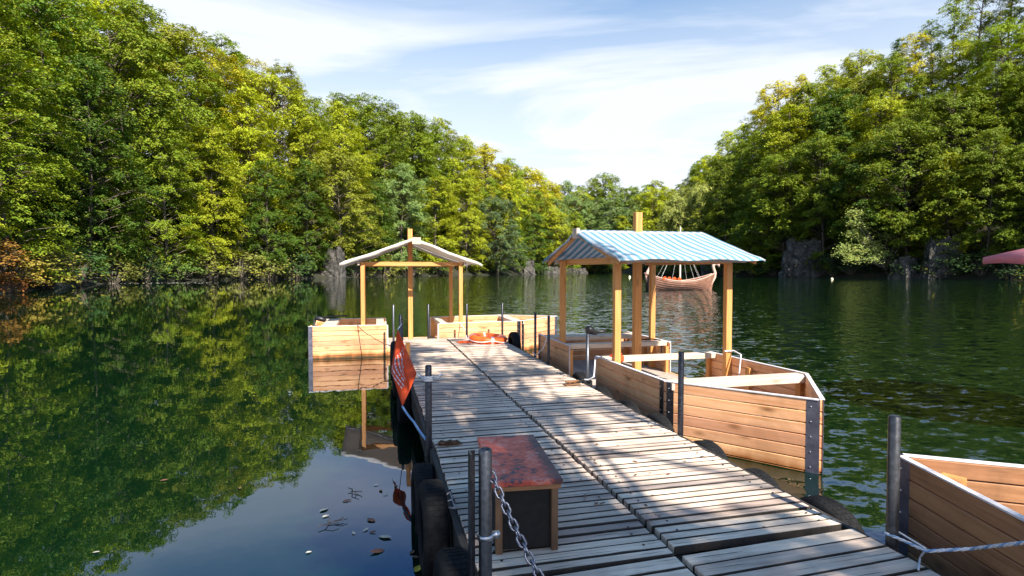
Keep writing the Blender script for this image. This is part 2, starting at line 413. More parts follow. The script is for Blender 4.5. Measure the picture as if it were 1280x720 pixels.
def make_tree(seed, H=18, R=5.2, base=.10, nspray=1050, nleaf=28, leaf=.29, style='beech', sep=1.55, per=17):
    """tapered trunk with limbs, and a crown of leaf sprays carried at the ends of the limbs"""
    rnd = random.Random(seed)
    tk = MB(); cr = MB()
    lean = (rnd.uniform(-.6, .6), rnd.uniform(-.6, .6))
    def tp(z): f = z / H; return Vector((lean[0] * f * f * 2 + .25 * math.sin(f * 5 + seed), lean[1] * f * f * 2 + .2 * math.sin(f * 4 + 2 * seed), z))
    tk.tube([tp(H * q) for q in (-.04, .02, .12, .3, .5, .7, .85, .96)], [.42, .33, .27, .22, .17, .11, .06, .02], 8)
    ph = [rnd.uniform(0, 6.28) for _ in range(6)]
    def env(f, a):                         # crown radius at relative height f
        if style == 'spire': r = (1 - f) ** .8 * 1.0
        elif style == 'round': r = math.sqrt(max(0, 1 - (2 * f - 1) ** 2)) ** .8
        elif style == 'willow': r = math.sqrt(max(0, 1 - (1.75 * f - .75) ** 2))
        else: r = min(1, (f + .05) / .28) ** .55 * (max(0, 1 - f) ** .42) * 1.12
        lump = 1 + .18 * math.sin(2 * a + ph[0] + f * 6) + .16 * math.sin(3 * a + ph[1] - f * 13) + .14 * math.sin(5 * a + ph[2] + f * 21)
        return R * r * lump
    # boughs: flattened leafy masses with hollows between them
    nb = max(20, nspray // 10); spots = []; tries = 0
    while len(spots) < nb and tries < nb * 40:
        tries += 1
        f = rnd.uniform(0, 1) ** (.92 if style != 'spire' else 1.2) * .985; a = rnd.uniform(0, 2 * PI)
        q = rnd.uniform(.30, 1) ** .42
        er = env(f, a) * q; zz = H * (base + (1 - base) * f)
        c = tp(zz * .92); c = Vector((c.x + er * math.cos(a), c.y + er * math.sin(a), zz))
        if any((c.x - d.x) ** 2 + (c.y - d.y) ** 2 + 2.6 * (c.z - d.z) ** 2 < sep * sep for d, _, _ in spots): continue
        spots.append((c, a, f))
    for bi, (bc, ba, f) in enumerate(spots):
        out = Vector((math.cos(ba), math.sin(ba), 0)); side = Vector((-out.y, out.x, 0)); up0 = Vector((0, 0, 1))
        z0 = max(H * .06, bc.z - Vector((bc.x, bc.y)).length * rnd.uniform(.3, .7)); s0 = tp(min(z0, H * .93))
        tk.tube([s0, s0.lerp(bc, .55) + Vector((0, 0, .3)), bc + out * .8], [.085, .05, .012], 4)
        bl = rnd.uniform(1.2, 2.3); bw = bl * rnd.uniform(.6, .9); bh = bl * rnd.uniform(.34, .62)
        if style == 'willow': droop, tilt = 1.5, .3
        elif style == 'spire': droop, tilt = .35, .5; bl *= .7
        else: droop, tilt = rnd.uniform(.3, .75), .42
        rise = rnd.uniform(-.2, .2) + .5 * (f - .55)
        for si in range(int(per * (1 if style != 'airy' else .8))):
            u_, v_, w_ = rnd.gauss(0, .5), rnd.gauss(0, .5), rnd.gauss(0, .5)
            def drop(t): return rise * t - droop * max(0, t + .3) ** 2 * .6
            c = bc + out * bl * u_ + side * bw * v_ + up0 * (bh * w_ + bl * drop(u_) - .25 * bw * v_ * v_)
            ln = rnd.uniform(.45, 1.25); wd = ln * .6
            sa = rnd.gauss(0, .6); o2 = out * math.cos(sa) + side * math.sin(sa); s2 = Vector((-o2.y, o2.x, 0))
            for k_ in range(nleaf):
                s_ = rnd.uniform(-.8, 1.0); t_ = rnd.gauss(0, .42)
                h = -(droop * .8) * max(0, s_) ** 2 - .2 * t_ * t_ + rnd.gauss(0, .16)
                p = c + o2 * ln * s_ + s2 * wd * t_ * (1 - .45 * max(0, s_)) + up0 * (h * ln)
                n = (up0 + o2 * (.35 + droop * max(0, s_)) + Vector((rnd.gauss(0, tilt), rnd.gauss(0, tilt), rnd.gauss(0, .25)))).normalized()
                leafquad(cr, p, n, leaf, rnd, .62 if style != 'willow' else .3)
    return tk, cr

PROTO = {}
def proto(key, *a, **k):
    tk, cr = make_tree(*a, **k)
    mt = bpy.data.meshes.new('trunk'); mt.from_pydata(tk.v, [], tk.f); mt.materials.append(M['bark'])
    mt.polygons.foreach_set('use_smooth', [True] * len(mt.polygons))
    mc = bpy.data.meshes.new('crown'); mc.from_pydata(cr.v, [], cr.f); mc.materials.append(M['leaf'])
    PROTO[key] = (mt, mc, k.get('H', 18))
proto('beech0', 11, H=30, R=6.4, base=.03)
proto('beech1', 12, H=30, R=5.6, base=.04, nspray=950)
proto('beech2', 13, H=30, R=7.2, base=.02, nspray=1250)
proto('round0', 21, H=30, R=6.4, base=.05, style='round', nspray=1150, sep=1.45)
proto('round1', 22, H=26, R=7.2, base=.06, style='round', nspray=1250, sep=1.45)
proto('airy0', 31, H=30, R=5.6, base=.26, style='airy', nspray=520, sep=1.8)
proto('willow0', 41, H=26, R=6.8, base=.03, style='willow', nspray=1100, leaf=.42, sep=1.5)
proto('spire0', 51, H=30, R=3.6, base=.08, style='spire', nspray=600, sep=1.1)

def place_tree(name, kind, base, h, wide, rz, col, label, group):
    mt, mc, H = PROTO[kind]
    r = thing(name, label, 'tree', base, rz, group)
    sc = h / H; r.scale = (sc * wide, sc * wide, sc)
    t = link(bpy.data.objects.new('trunk', mt), r); c = link(bpy.data.objects.new('crown', mc), r)
    c.color = (*col, 1)
    return r

SKYL = [(-80, -120), (120, -90), (185, -25), (215, 12), (250, 32), (300, 62), (335, 82), (370, 98), (410, 118), (470, 130), (520, 138), (560, 150), (600, 176), (640, 206),
        (680, 226), (740, 236), (765, 222), (800, 230), (840, 222), (880, 204), (915, 165), (945, 148), (968, 116), (1000, 98), (1050, 82), (1095, 68), (1140, 52), (1175, 10), (1210, -30), (1400, -60)]
def skyline(x):
    for (a, ya), (b_, yb) in zip(SKYL, SKYL[1:]):
        if a <= x <= b_: return ya + (yb - ya) * (x - a) / (b_ - a)
    return -60
def shore_y(px, lo=24):
    k = (px - 640) / FPX; y = lo
    while y < 330:
        if sd(k * y, y) > 0: return y
        y += 1.5
    return 300
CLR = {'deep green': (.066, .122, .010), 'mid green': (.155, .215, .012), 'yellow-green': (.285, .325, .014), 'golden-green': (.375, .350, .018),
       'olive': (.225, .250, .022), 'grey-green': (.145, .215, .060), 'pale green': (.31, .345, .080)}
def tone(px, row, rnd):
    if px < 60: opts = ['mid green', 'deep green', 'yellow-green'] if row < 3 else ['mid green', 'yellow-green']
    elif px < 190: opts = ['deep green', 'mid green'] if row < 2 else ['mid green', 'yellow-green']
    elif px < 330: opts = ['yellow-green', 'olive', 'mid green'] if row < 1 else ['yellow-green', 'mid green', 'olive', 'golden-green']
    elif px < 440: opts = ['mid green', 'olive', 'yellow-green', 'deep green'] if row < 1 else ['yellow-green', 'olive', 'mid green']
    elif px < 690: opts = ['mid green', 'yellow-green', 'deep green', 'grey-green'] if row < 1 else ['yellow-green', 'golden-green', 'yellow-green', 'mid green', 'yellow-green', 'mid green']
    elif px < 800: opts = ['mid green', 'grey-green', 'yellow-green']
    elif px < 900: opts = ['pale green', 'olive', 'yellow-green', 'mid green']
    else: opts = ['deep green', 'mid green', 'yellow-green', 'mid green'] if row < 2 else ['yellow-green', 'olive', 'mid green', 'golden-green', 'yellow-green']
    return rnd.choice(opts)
ROWS = [('waterside', 2.5, .62, 1.05), ('lower slope', 12, .84, 1.0), ('upper slope', 24, .95, 1.0), ('skyline', 37, 1.0, .95)]
rnd = random.Random(99)
cand = []
for ri, (rn, off, frac, wd) in enumerate(ROWS):
    px = -420 + rnd.uniform(0, 25)
    while px < 1720:
        y0 = shore_y(px)
        Y = y0 + off * rnd.uniform(.85, 1.15) * (1 if px > 200 or ri == 0 else .8)
        k = (px - 640) / FPX
        s = sd(k * Y, Y)
        while s < off * .85 and Y < y0 + 75: Y += 1.5; s = sd(k * Y, Y)
        bx, by = k * Y, Y; bz = land(bx, by)
        frac = ROWS[ri][2]
        if px > 1140: frac = (.45, .66, .80, 1.0)[ri]
        ytop = 337 - frac * (337 - skyline(px)) + rnd.uniform(-13, 12) * (1.6 if ri == 0 else 1)
        h = CAMH + (337 - ytop) / FPX * Y - bz
        h = max(10, min(40, h))
        cn = tone(px, ri, rnd)
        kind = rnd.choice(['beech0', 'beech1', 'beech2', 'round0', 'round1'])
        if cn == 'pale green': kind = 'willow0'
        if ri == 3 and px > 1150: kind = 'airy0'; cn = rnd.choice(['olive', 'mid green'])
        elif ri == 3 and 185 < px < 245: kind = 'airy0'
        elif ri == 3 and 1080 < px < 1120: kind = 'spire0'; cn = 'deep green'
        crown = 12.0 * (h / 30) * wd
        cand.append(dict(row=ri, px=px, base=(bx, by, bz - .3), h=h, kind=kind, cn=cn, wide=wd * rnd.uniform(.92, 1.15), rz=rnd.uniform(0, 6.28)))
        px += crown * FPX / Y * (rnd.uniform(.66, .88) if ri < 2 else rnd.uniform(.52, .72))
SHAPE = {'beech0': 'spreading', 'beech1': 'upright', 'beech2': 'broad', 'round0': 'rounded', 'round1': 'full-crowned', 'airy0': 'thin airy', 'willow0': 'drooping', 'spire0': 'narrow pointed'}
NAME = {'willow0': 'willow_tree', 'spire0': 'conifer_tree'}
ORD = 'first second third fourth fifth sixth seventh eighth ninth tenth eleventh twelfth thirteenth fourteenth fifteenth sixteenth seventeenth eighteenth nineteenth twentieth'.split() + ['twenty-%s' % x for x in 'first second third fourth fifth sixth seventh eighth ninth'.split()]
def bank(px): return 'left bank' if px < 690 else ('lake end' if px < 800 else 'right bank')
cnt = {}
for c in sorted(cand, key=lambda q: (q['row'], q['px'])):
    inside = -25 < c['px'] < 1305
    bk = bank(c['px']); key = (c['row'], bk, inside or c['px'] < 0);
    if not inside: key = (c['row'], bk, 'outside', c['px'] < 640)
    i = cnt.get(key, 0); cnt[key] = i + 1
    rn = ROWS[c['row']][0]
    lab = '%s %s tree, %s from the left in %s row, %s' % (c['cn'], SHAPE[c['kind']], ORD[i], rn, bk)
    if not inside: lab = '%s %s tree beyond the picture edge, %s of the %s row, %s' % (c['cn'], SHAPE[c['kind']], ORD[i], rn, bk)
    v = CLR[c['cn']]; j = random.uniform(.82, 1.18) * ((.85 if c['row'] < 2 else 1.2) if c['px'] > 880 else 1)  # right bank: shade painted into lower rows' leaf colour, sunlight into upper rows'
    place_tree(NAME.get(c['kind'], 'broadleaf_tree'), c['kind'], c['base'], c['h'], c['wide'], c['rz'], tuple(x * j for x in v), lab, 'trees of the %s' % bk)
print('TREES', len(cand))

# named single trees that stand out
def tree_at(px, ywater, top, kind, wide, col, label, name='broadleaf_tree', off=1.5, z=None, tilt=None):
    k = (px - 640) / FPX; Y = shore_y(px) + off
    bz = land(k * Y, Y) if z is None else z
    h = CAMH + (337 - top) / FPX * Y - bz
    r = place_tree(name, kind, (k * Y, Y, bz - .2), h, wide, random.uniform(0, 6), col, label, None)
    if tilt: r.rotation_euler[0], r.rotation_euler[1] = tilt
    return r
tree_at(622, 344, 246, 'round1', 1.1, (.085, .13, .05), 'large rounded grey-green tree at the waterline behind the white canopy', off=-1, z=.2)
tree_at(700, 343, 275, 'round0', 1.2, (.17, .19, .03), 'low yellow-green bushy tree by the pale rock at the lake end', off=1)

# shrubs at the water's edge
def bush_mesh(seed, n=26, R=1.6, leaf=.2, nl=44, style=0):
    rnd = random.Random(seed); st = MB(); cr = MB()
    for i in range(n):
        a = rnd.uniform(0, 2 * PI); f = rnd.uniform(.05, 1); r = R * math.sqrt(max(.02, 1 - f * f)) * rnd.uniform(.45, 1.05)
        c = Vector((r * math.cos(a), r * math.sin(a), .15 + f * R * 1.25))
        st.tube([(0.1 * math.cos(a), .1 * math.sin(a), -.2), c * .5 + Vector((0, 0, .2)), c], [.035, .025, .008], 4)
        out = Vector((math.cos(a), math.sin(a), .4)).normalized()
        for j in range(nl):
            p = c + Vector((rnd.gauss(0, .27), rnd.gauss(0, .27), rnd.gauss(0, .17))) * (R / 1.6)
            n_ = (Vector((0, 0, 1)) + out * .5 + Vector((rnd.gauss(0, .45), rnd.gauss(0, .45), rnd.gauss(0, .3)))).normalized()
            leafquad(cr, p, n_, leaf, rnd)
    ms = bpy.data.meshes.new('stem'); ms.from_pydata(st.v, [], st.f); ms.materials.append(M['bark'])
    mc = bpy.data.meshes.new('foliage'); mc.from_pydata(cr.v, [], cr.f); mc.materials.append(M['leaf'])
    return ms, mc
BUSH = [bush_mesh(s) for s in (3, 4, 5)]
def bush(px, off, size, col, label, i=0, dz=0, wide=1.2):
    k = (px - 640) / FPX; Y = shore_y(px) + off
    r = thing('shrub', label, 'shrub', (k * Y, Y, max(land(k * Y, Y), -.1) + dz), random.uniform(0, 6), 'shrubs along the shore')
    r.scale = (size * wide, size * wide, size)
    ms, mc = BUSH[i % 3]
    link(bpy.data.objects.new('stem', ms), r); f = link(bpy.data.objects.new('foliage', mc), r); f.color = (*col, 1)
    return r
OR = (.34, .13, .02); YG = (.20, .19, .03); DG = (.035, .075, .018)
bush(2, 3, 1.15, (.24, .13, .025), 'rust-orange shrub on the left shore at the picture edge', 0, 1.5)
bush(22, 1.5, 1.2, (.24, .19, .03), 'ochre shrub beside the rust-orange one on the left shore', 1, .3)
bush(6, .5, .8, (.22, .09, .02), 'low reddish shrub hanging over the water on the left shore', 2, -.2)
bush(58, .5, 2.0, YG, 'yellow-green shrub low on the left shore by the floating leaves', 0)
bush(96, .5, 1.9, DG, 'dark shrub at the waterline left of the floating leaves', 1)
xx = [(140, 1.8), (182, 2.0), (226, 2.0), (262, 2.2), (300, 2.4), (338, 2.4), (372, 2.5), (445, 2.4), (478, 2.6), (512, 2.6), (548, 2.6), (676, 2.4), (745, 3.0), (772, 2.6), (842, 2.6), (866, 2.4), (905, 2.6), (942, 2.6), (966, 2.2), (1042, 2.3), (1064, 2.2), (1118, 2.1), (1158, 2.1), (1192, 2.0), (1226, 2.0), (1262, 2.0)]
where = {445: 'between the cliff rock and the white canopy'}
nl_ = nr_ = 0
for q, (px, sz) in enumerate(xx):
    lft = px < 700
    if lft: nl_ += 1; o_ = ORD[nl_ - 1]
    else: nr_ += 1; o_ = ORD[nr_ - 1]
    cname, ccol = random.choice([('dark green', (.045, .085, .02)), ('mid green', (.08, .13, .02)), ('yellowish', (.15, .16, .03))] if px < 950 else [('dark green', (.035, .07, .02)), ('deep green', (.03, .06, .016))])
    bush(px, random.uniform(-.5, 1.0), sz, ccol, '%s waterline shrub, %s from the left under the %s trees' % (cname, o_, 'left-bank' if lft else 'right-hand'), q)

# pale willow leaning out over the water from the right cliff
def leaning_willow():
    rnd = random.Random(5)
    k = (1085 - 640) / FPX; Y = shore_y(1085) - 5.5
    r = thing('leaning_willow', 'pale silvery willow leaning out over the water below the dark right cliff', 'tree', (k * Y, Y, 0))
    tk = MB(); cr = MB()
    base = Vector((3.0, 1.5, 2.0))
    tips = []
    for (dx, dz) in [(-3.6, 5.2), (-2.6, 4.0), (-1.6, 4.6), (-.2, 4.0), (.8, 6.0), (2.5, 8.4), (4.2, 9.3), (-1.0, 8.2), (-2.2, 11.2), (-3.0, 6.6), (.4, 7.2), (-.8, 10.0), (-1.4, 5.8), (1.6, 5.0), (5.4, 8.9), (-2.4, 9.2), (-1.8, 12.6), (-2.0, 13.4), (-.4, 5.6), (.9, 4.6)]:
        c = Vector((dx, rnd.uniform(-1.6, .6), dz)); tips.append(c)
        m = base.lerp(c, .5) + Vector((0, 0, .6))
        tk.tube([base, m, c], [.16, .08, .02], 5)
        for j in range(190):
            d = Vector((rnd.gauss(0, .62), rnd.gauss(0, .55), rnd.gauss(0, .42))); d.z -= .25 * d.x * d.x
            leafquad(cr, c + d, Vector((rnd.gauss(0, .5), -.5 + rnd.gauss(0, .5), .8)).normalized(), .34, rnd, .42)
    tk.tube([Vector((4.5, 4, 1.0)), base, base + Vector((-2, -.8, 2.2))], [.3, .22, .1], 7)
    tk.build('trunk', M['bark'], r, True); o = cr.build('crown', M['leaf'], r); o.color = (.21, .26, .06, 1); r.scale = (1.55, 1.1, 1.05)
leaning_willow()

# rock faces at the waterline
def crag(px, dY, wdt, hgt, label, seed, depth=3.0):
    rnd = random.Random(seed); k = (px - 640) / FPX; Y = shore_y(px) + dY
    bm = bmesh.new(); bmesh.ops.create_cube(bm, size=1)
    bmesh.ops.subdivide_edges(bm, edges=bm.edges[:], cuts=17, use_grid_fill=True)
    from mathutils import noise as NZ
    for v_ in bm.verts:
        p = v_.co.copy(); q = Vector((p.x * wdt * .4, p.y * depth * .4, p.z * hgt * .4)) + Vector((seed * 7.3, 0, 0))
        cv = NZ.voronoi(Vector((q.x * .9, q.y * .9, q.z * .55)))[0]; n = NZ.noise(q * .5) * .22 + NZ.noise(q * 1.6) * .10 + NZ.noise(q * 4) * .04 + min(.22, cv[1] - cv[0]) * .7 - .08
        top = 1 - .28 * max(0, p.z + .1) * 1.4
        v_.co = Vector((p.x * wdt * top * (1 + n), p.y * depth * top * (1 + n * 2), (p.z + .5) * hgt * (1 + n * .8) - .6))
    me = bpy.data.meshes.new('cliff_rock'); bm.to_mesh(me); bm.free(); me.materials.append(M['rock'])
    o = link(bpy.data.objects.new('cliff_rock', me)); o.location = (k * Y, Y, 0); o.rotation_euler = (0, 0, rnd.uniform(-.3, .3))
    tag(o, label, 'rock', 'rocks along the shore'); return o
crag(1004, -1.2, 9, 9.5, 'tall grey cliff face at the waterline left of the pale leaning willow', 1)
crag(1134, -.6, 4.5, 5.2, 'grey rock outcrop in shade just right of the pale leaning willow', 2)
crag(1176, 1.0, 6, 8.5, 'dark ledge of rock second to the right of the leaning willow', 3)
crag(418, -.4, 4.2, 7.5, 'grey rock wall at the waterline left of the white canopy', 4)
crag(662, -1.0, 4.2, 6.0, 'pale sunlit rock at the waterline behind the far canopy post', 5)
crag(690, -2, 7.0, 3.6, 'low pale rock beside the lake end shrubs', 6)
crag(722, -2, 9, 3.0, 'flat pale boulder at the far end of the lake', 7)
crag(884, -.5, 3.6, 5.6, 'grey rock slab behind the head of the dragon ship', 8)

# ------------------------------------------------------------------ dock
dock = thing('dock', 'long weathered plank dock running out into the lake from the shore', 'dock', W(0, 0, 0), ANG)
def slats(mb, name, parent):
    o = mb.build(name, M['deck'], parent, bevel=.003); o.data.materials.append(M['gap_shade'])
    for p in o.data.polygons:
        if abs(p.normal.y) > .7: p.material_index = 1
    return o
def boards(name, v0, v1, u0, u1, pitch, parent, seed, jitter=.006):
    rnd = random.Random(seed); mb = MB(); u = u0
    while u < u1:
        p = pitch * rnd.uniform(.93, 1.07); wv = p - rnd.uniform(.010, .019)
        a, b_ = v0 + rnd.uniform(-jitter, jitter), v1 + rnd.uniform(-jitter, jitter)
        sk = rnd.uniform(-.006, .006); z0 = DECK - .045 + rnd.uniform(-.004, .004); z1 = z0 + .045; dz = rnd.uniform(-.003, .003)
        mb.hexa([(a, u, z0), (b_, u + sk, z0), (b_, u + wv + sk, z0), (a, u + wv, z0), (a, u, z1), (b_, u + sk, z1 + dz), (b_, u + wv + sk, z1 + dz), (a, u + wv, z1)])
        u += p
    return slats(mb, name, parent)
# nails are part of the deck surface
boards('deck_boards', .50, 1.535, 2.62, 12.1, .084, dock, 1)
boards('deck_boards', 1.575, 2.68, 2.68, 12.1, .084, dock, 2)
nm = MB(); rn_ = random.Random(6)
u = 2.7
while u < 8.5:
    for v_ in (.62, 1.42, 1.68, 2.58):
        nm.lathe([(.0, .0035), (.007, .003), (.008, 0)], 6, Matrix.Translation((v_ + rn_.uniform(-.02, .02), u + rn_.uniform(.03, .07), DECK + .002)))
    u += .108
nails = nm.build('nail_heads', M['steel'], dock); tag(nails, kind='stuff')
# the nearer module sits a hair skew to the first
near = MB(); rn_ = random.Random(12); u = 2.655
while u > -3:
    p = .118 * rn_.uniform(.94, 1.06); wv = p - rn_.uniform(.010, .018); u -= p
    for a, b_ in ((.5, 1.53), (1.57, 2.70)):
        k1, k2 = (a - 2.7) * -.035, (b_ - 2.7) * -.035
        z0 = DECK - .04 + rn_.uniform(-.003, .003); z1 = z0 + .036
        near.hexa([(a, u - k1, z0), (b_, u - k2, z0), (b_, u + wv - k2, z0), (a, u + wv - k1, z0), (a, u - k1, z1), (b_, u - k2, z1), (b_, u + wv - k2, z1), (a, u + wv - k1, z1)])
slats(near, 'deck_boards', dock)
fr = MB()
for v_ in (.56, 1.05, 1.50, 1.62, 2.12, 2.62): fr.box(v_ - .04, v_ + .04, -3, 12.08, DECK - .20, DECK - .052)
fr.build('joist_frame', M['dockbeam'], dock)
rim = MB(); rim.box(.455, .495, -3, 12.1, DECK - .22, DECK - .012); rim.box(2.69, 2.725, -3, 12.1, DECK - .22, DECK - .014); rim.box(.5, 2.68, 12.105, 12.14, DECK - .22, DECK - .01)
rim.build('rim_board', M['dockbeam'], dock)
fl = MB()
for u in range(-2, 12, 2): fl.box(.62, 2.56, u + .2, u + 1.7, -.25, DECK - .21)
fl.build('float_block', M['float'], dock, bevel=.03)

# ------------------------------------------------------------------ boats
HB = .91; HZ = .71
def panel(name, p, q, z0, z1a, z1b, parent, mat, rows=8, thick=.036, dip=None):
    """plank wall from p to q (boat coordinates); top may rise from z1a to z1b; built in its own frame with x along the planks"""
    p, q = Vector((*p, 0)), Vector((*q, 0)); L_ = (q - p).length; a = math.atan2(q.y - p.y, q.x - p.x)
    mb = MB()
    for r in range(rows):
        def zz(f, t): return z0 + ((z1a + (z1b - z1a) * t) - z0) * f
        f0, f1 = r / rows, (r + 1) / rows; g = .004
        xs_ = [0, L_] if dip is None else [0, L_ * .12, L_ * .62, L_ * .74, L_]
        for i in range(len(xs_) - 1):
            ta, tb = xs_[i] / L_, xs_[i + 1] / L_
            da = db = 0
            if dip and r == rows - 1:
                prof = [0, dip * .6, dip, 0, 0]; da, db = prof[i], prof[i + 1]
            A0, A1, B0, B1 = zz(f0, ta) + g, zz(f1, ta) - g - da, zz(f0, tb) + g, zz(f1, tb) - g - db
            mb.hexa([(xs_[i], -thick / 2, A0), (xs_[i + 1], -thick / 2, B0), (xs_[i + 1], thick / 2, B0), (xs_[i], thick / 2, A0),
                     (xs_[i], -thick / 2, A1), (xs_[i + 1], -thick / 2, B1), (xs_[i + 1], thick / 2, B1), (xs_[i], thick / 2, A1)])
    return mb.build(name, mat, parent, bevel=.005 if dip is None else 0, loc=p, rz=a)
def plate(parent, p, dirv, w_, z0, z1, off=.022, mat=None, t=.006):
    """steel plate on the outside of a wall, with its bolts as a child"""
    a = math.atan2(dirv[1], dirv[0]); mb = MB(); mb.box(0, w_, -off - t, -off, z0, z1)
    o = mb.build('corner_plate', mat or M['steel'], parent, loc=(p[0], p[1], 0), rz=a)
    bb = MB()
    n = 6
    for i in range(n):
        z = z0 + (z1 - z0) * (i + .5) / n
        bb.lathe([(.007, 0), (.007, .004), (.004, .006), (0, .006)], 6, Matrix.Translation((w_ * .35, -off - t, z)) @ Matrix.Rotation(PI / 2, 4, 'X'))
    bb.build('bolts', M['bolt'], o)
    return o

def boat(label, centre, ang, hullm, canopy=None, extra=None, trans=-2.25):
    r = thing('wooden_boat', label, 'boat', (centre[0], centre[1], 0), ang, 'plank boats moored at the dock')
    g = .58; sh = 2.52; tip = 3.72; zb = -.16; tz = .745
    for sg in (-1, 1):
        y = sg * HB
        panel('side_panel', (g, y), (sh, y), zb, HZ, HZ + .02, r, hullm)
        panel('side_panel', (trans, y), (-g, y), zb, HZ, HZ, r, hullm)
        panel('sill_panel', (-g + .002, y), (g - .002, y), zb, .2, .2, r, hullm, rows=3)
        if sg < 0: panel('bow_panel', (sh, y), (tip, -.012), zb, HZ + .02, tz, r, hullm)
        else: panel('bow_panel', (tip, .012), (sh, y), zb, tz, HZ + .02, r, hullm)
    panel('transom', (trans + .02, HB - .02), (trans + .02, -HB + .02), zb, HZ - .01, HZ - .01, r, hullm, dip=.13)
    # pale worn edge boards on the gunwales
    def edge(p, q, w_, h_, up=(0, 0, 1)):
        e_ = MB(); e_.bar(p, q, w_, h_, up); e_.build('gunwale_edge', M['edge_paint'], r)
    for sg in (-1, 1):
        y = sg * HB
        edge((g, y, HZ + .004), (sh, y, HZ + .024), .040, .010); edge((trans, y, HZ + .004), (-g, y, HZ + .004), .040, .010)
        edge((sh + .004, y, HZ + .024), (tip, sg * .02, tz + .005), .040, .010)
        for q in (g - .006, -g + .006): edge((q, y, .21), (q, y, HZ - .003), .038, .010, (0, 1, 0))
    # floor
    mb = MB(); n = 16; y0 = -HB + .03
    for i in range(n):
        a = y0 + (2 * HB - .06) * i / n; b_ = a + (2 * HB - .06) / n - .006
        xe = sh + (tip - sh) * (1 - max(abs(a), abs(b_)) / HB) - .12
        mb.box(trans + .05, max(sh - .05, xe), a, b_, .165, .192)
    mb.build('floor_boards', M['floor'], r)
    bt = MB(); bt.add([(trans, -HB, zb), (sh, -HB, zb), (tip, 0, zb), (sh, HB, zb), (trans, HB, zb)], [(4, 3, 2, 1, 0)]); bt.build('bottom', M['dockbeam'], r, solid=.03)
    # benches across, and knees under them
    for x, wd_ in ((g + .12, .15), (sh - .02, .24), (-g - .14, .18), (trans + .42, .3)):
        mb = MB(); mb.box(x - wd_ / 2, x + wd_ / 2, -HB + .02, HB - .02, HZ - .062, HZ + .012)
        mb.build('thwart', M['bench'], r, bevel=.004)
    for x in (g + .05, sh - .05, -g - .05, trans + .08, (g + sh) / 2, (trans - g) / 2):
        for sg in (-1, 1): mb = MB(); mb.box(x - .04, x + .04, sg * (HB - .045) - .025, sg * (HB - .045) + .025, .17, HZ - .07); mb.build('frame_rib', M['post'], r)
    mb = MB(); mb.box(tip - .32, tip - .20, -.07, .07, .1, tz - .06); mb.build('stem_post', M['post'], r)
    # steel corners at both shoulders and round the bow
    for sg in (-1, 1):
        if sg < 0:
            plate(r, (sh - .085, -HB), (1, 0), .08, -.05, HZ + .02)
            d = Vector((tip - sh, HB)).normalized(); plate(r, (sh + .02 * d.x, -HB + .02 * d.y), d, .08, -.05, HZ + .02)
            e = Vector((tip, 0)) - d * .115; plate(r, e, d, .115, -.10, tz + .005, mat=M['steel_bow'])
        else:
            plate(r, (sh, HB), (-1, 0), .08, -.05, HZ + .02)
            d = Vector((sh - tip, HB)).normalized(); plate(r, (tip, 0), d, .115, -.10, tz + .005, mat=M['steel_bow'])
    plate(r, (trans, -HB), (1, 0), .09, -.08, HZ, mat=M['steel_bow']); plate(r, (trans + .09, HB), (-1, 0), .09, -.08, HZ, mat=M['steel_bow'])
    if canopy:
        px_, py_ = 1.10, .845; ez, rz_ = 2.13, canopy.get('ridge', 2.56)
        for sx in (-1, 1):
            for sy in (-1, 1):
                mb = MB(); mb.box(sx * px_ - .044, sx * px_ + .044, sy * py_ - .044, sy * py_ + .044, .16, ez - .02); mb.build('roof_post', M['post'], r, bevel=.004)
        mb = MB(); mb.box(-.055, .055, -.055, 0.055, .16, canopy.get('mast', 2.86)); mb.build('mast', M['post'], r, bevel=.004)
        for sy in (-1, 1):
            mb = MB(); mb.box(-px_ - .06, px_ + .06, sy * (py_ - .085) - .034, sy * (py_ - .085) + .034, ez - .10, ez - .005); mb.build('roof_beam', M['beamx'], r, bevel=.003)
        for sx in (-1, 1):
            mb = MB(); mb.bar((sx * (px_ + .09), -.95, ez - .045), (sx * (px_ + .09), 1.05, ez - .045), .05, .07); mb.build('eave_beam', M['bench'], r)
        mb = MB(); mb.bar((.09, -1.02, rz_ - .05), (.09, 1.09, rz_ - .05), .06, .08); mb.build('ridge_pole', M['bench'], r)
        mb = MB(); mb.box(-.02, .17, -1.07, -1.02, rz_ - .12, rz_ + .03); mb.build('ridge_block', M['bench'], r)
        for sy in ((-.99, 1.03) if not canopy.get('arch') else ()):                            # sloping gable rafters
            for sx in (-1, 1):
                mb = MB(); mb.bar((sx * .08, sy, rz_ - .07), (sx * 1.44, sy, ez - .07), .03, .07); mb.build('rafter', M['beamx'], r)
        # cloth laid over the ridge, sagging between ridge and eaves
        mb = MB(); nx_, ny_ = 28, 14; rn2 = random.Random(len(label))
        w0, w1 = -1.03, 1.12; hs = canopy.get('half', 1.54)
        for j in range(ny_ + 1):
            for i in range(nx_ + 1):
                t = -1 + 2 * i / nx_; q = abs(t); y = w0 + (w1 - w0) * j / ny_
                x = t * hs
                z = rz_ + (ez - .045 - rz_) * q - canopy.get('sag', .045) * math.sin(PI * q) * (.6 + .4 * math.cos(y * 4)) + .012 * math.sin(y * 7 + 5 * t) * q + .008 * math.sin(y * 19 + 9 * t) * math.sin(PI * q)
                if canopy.get('arch'): z += .015 * math.sin(PI * min(1, q * 2)) * (q < .5)
                if q > .96: z -= .02
                y += (.03 * math.sin(5 * t)) * (1 if j == ny_ else (-1 if j == 0 else 0))
                mb.v.append((x, y, z + .012))
        for j in range(ny_):
            for i in range(nx_):
                a = j * (nx_ + 1) + i; mb.f.append((a, a + 1, a + nx_ + 2, a + nx_ + 1))
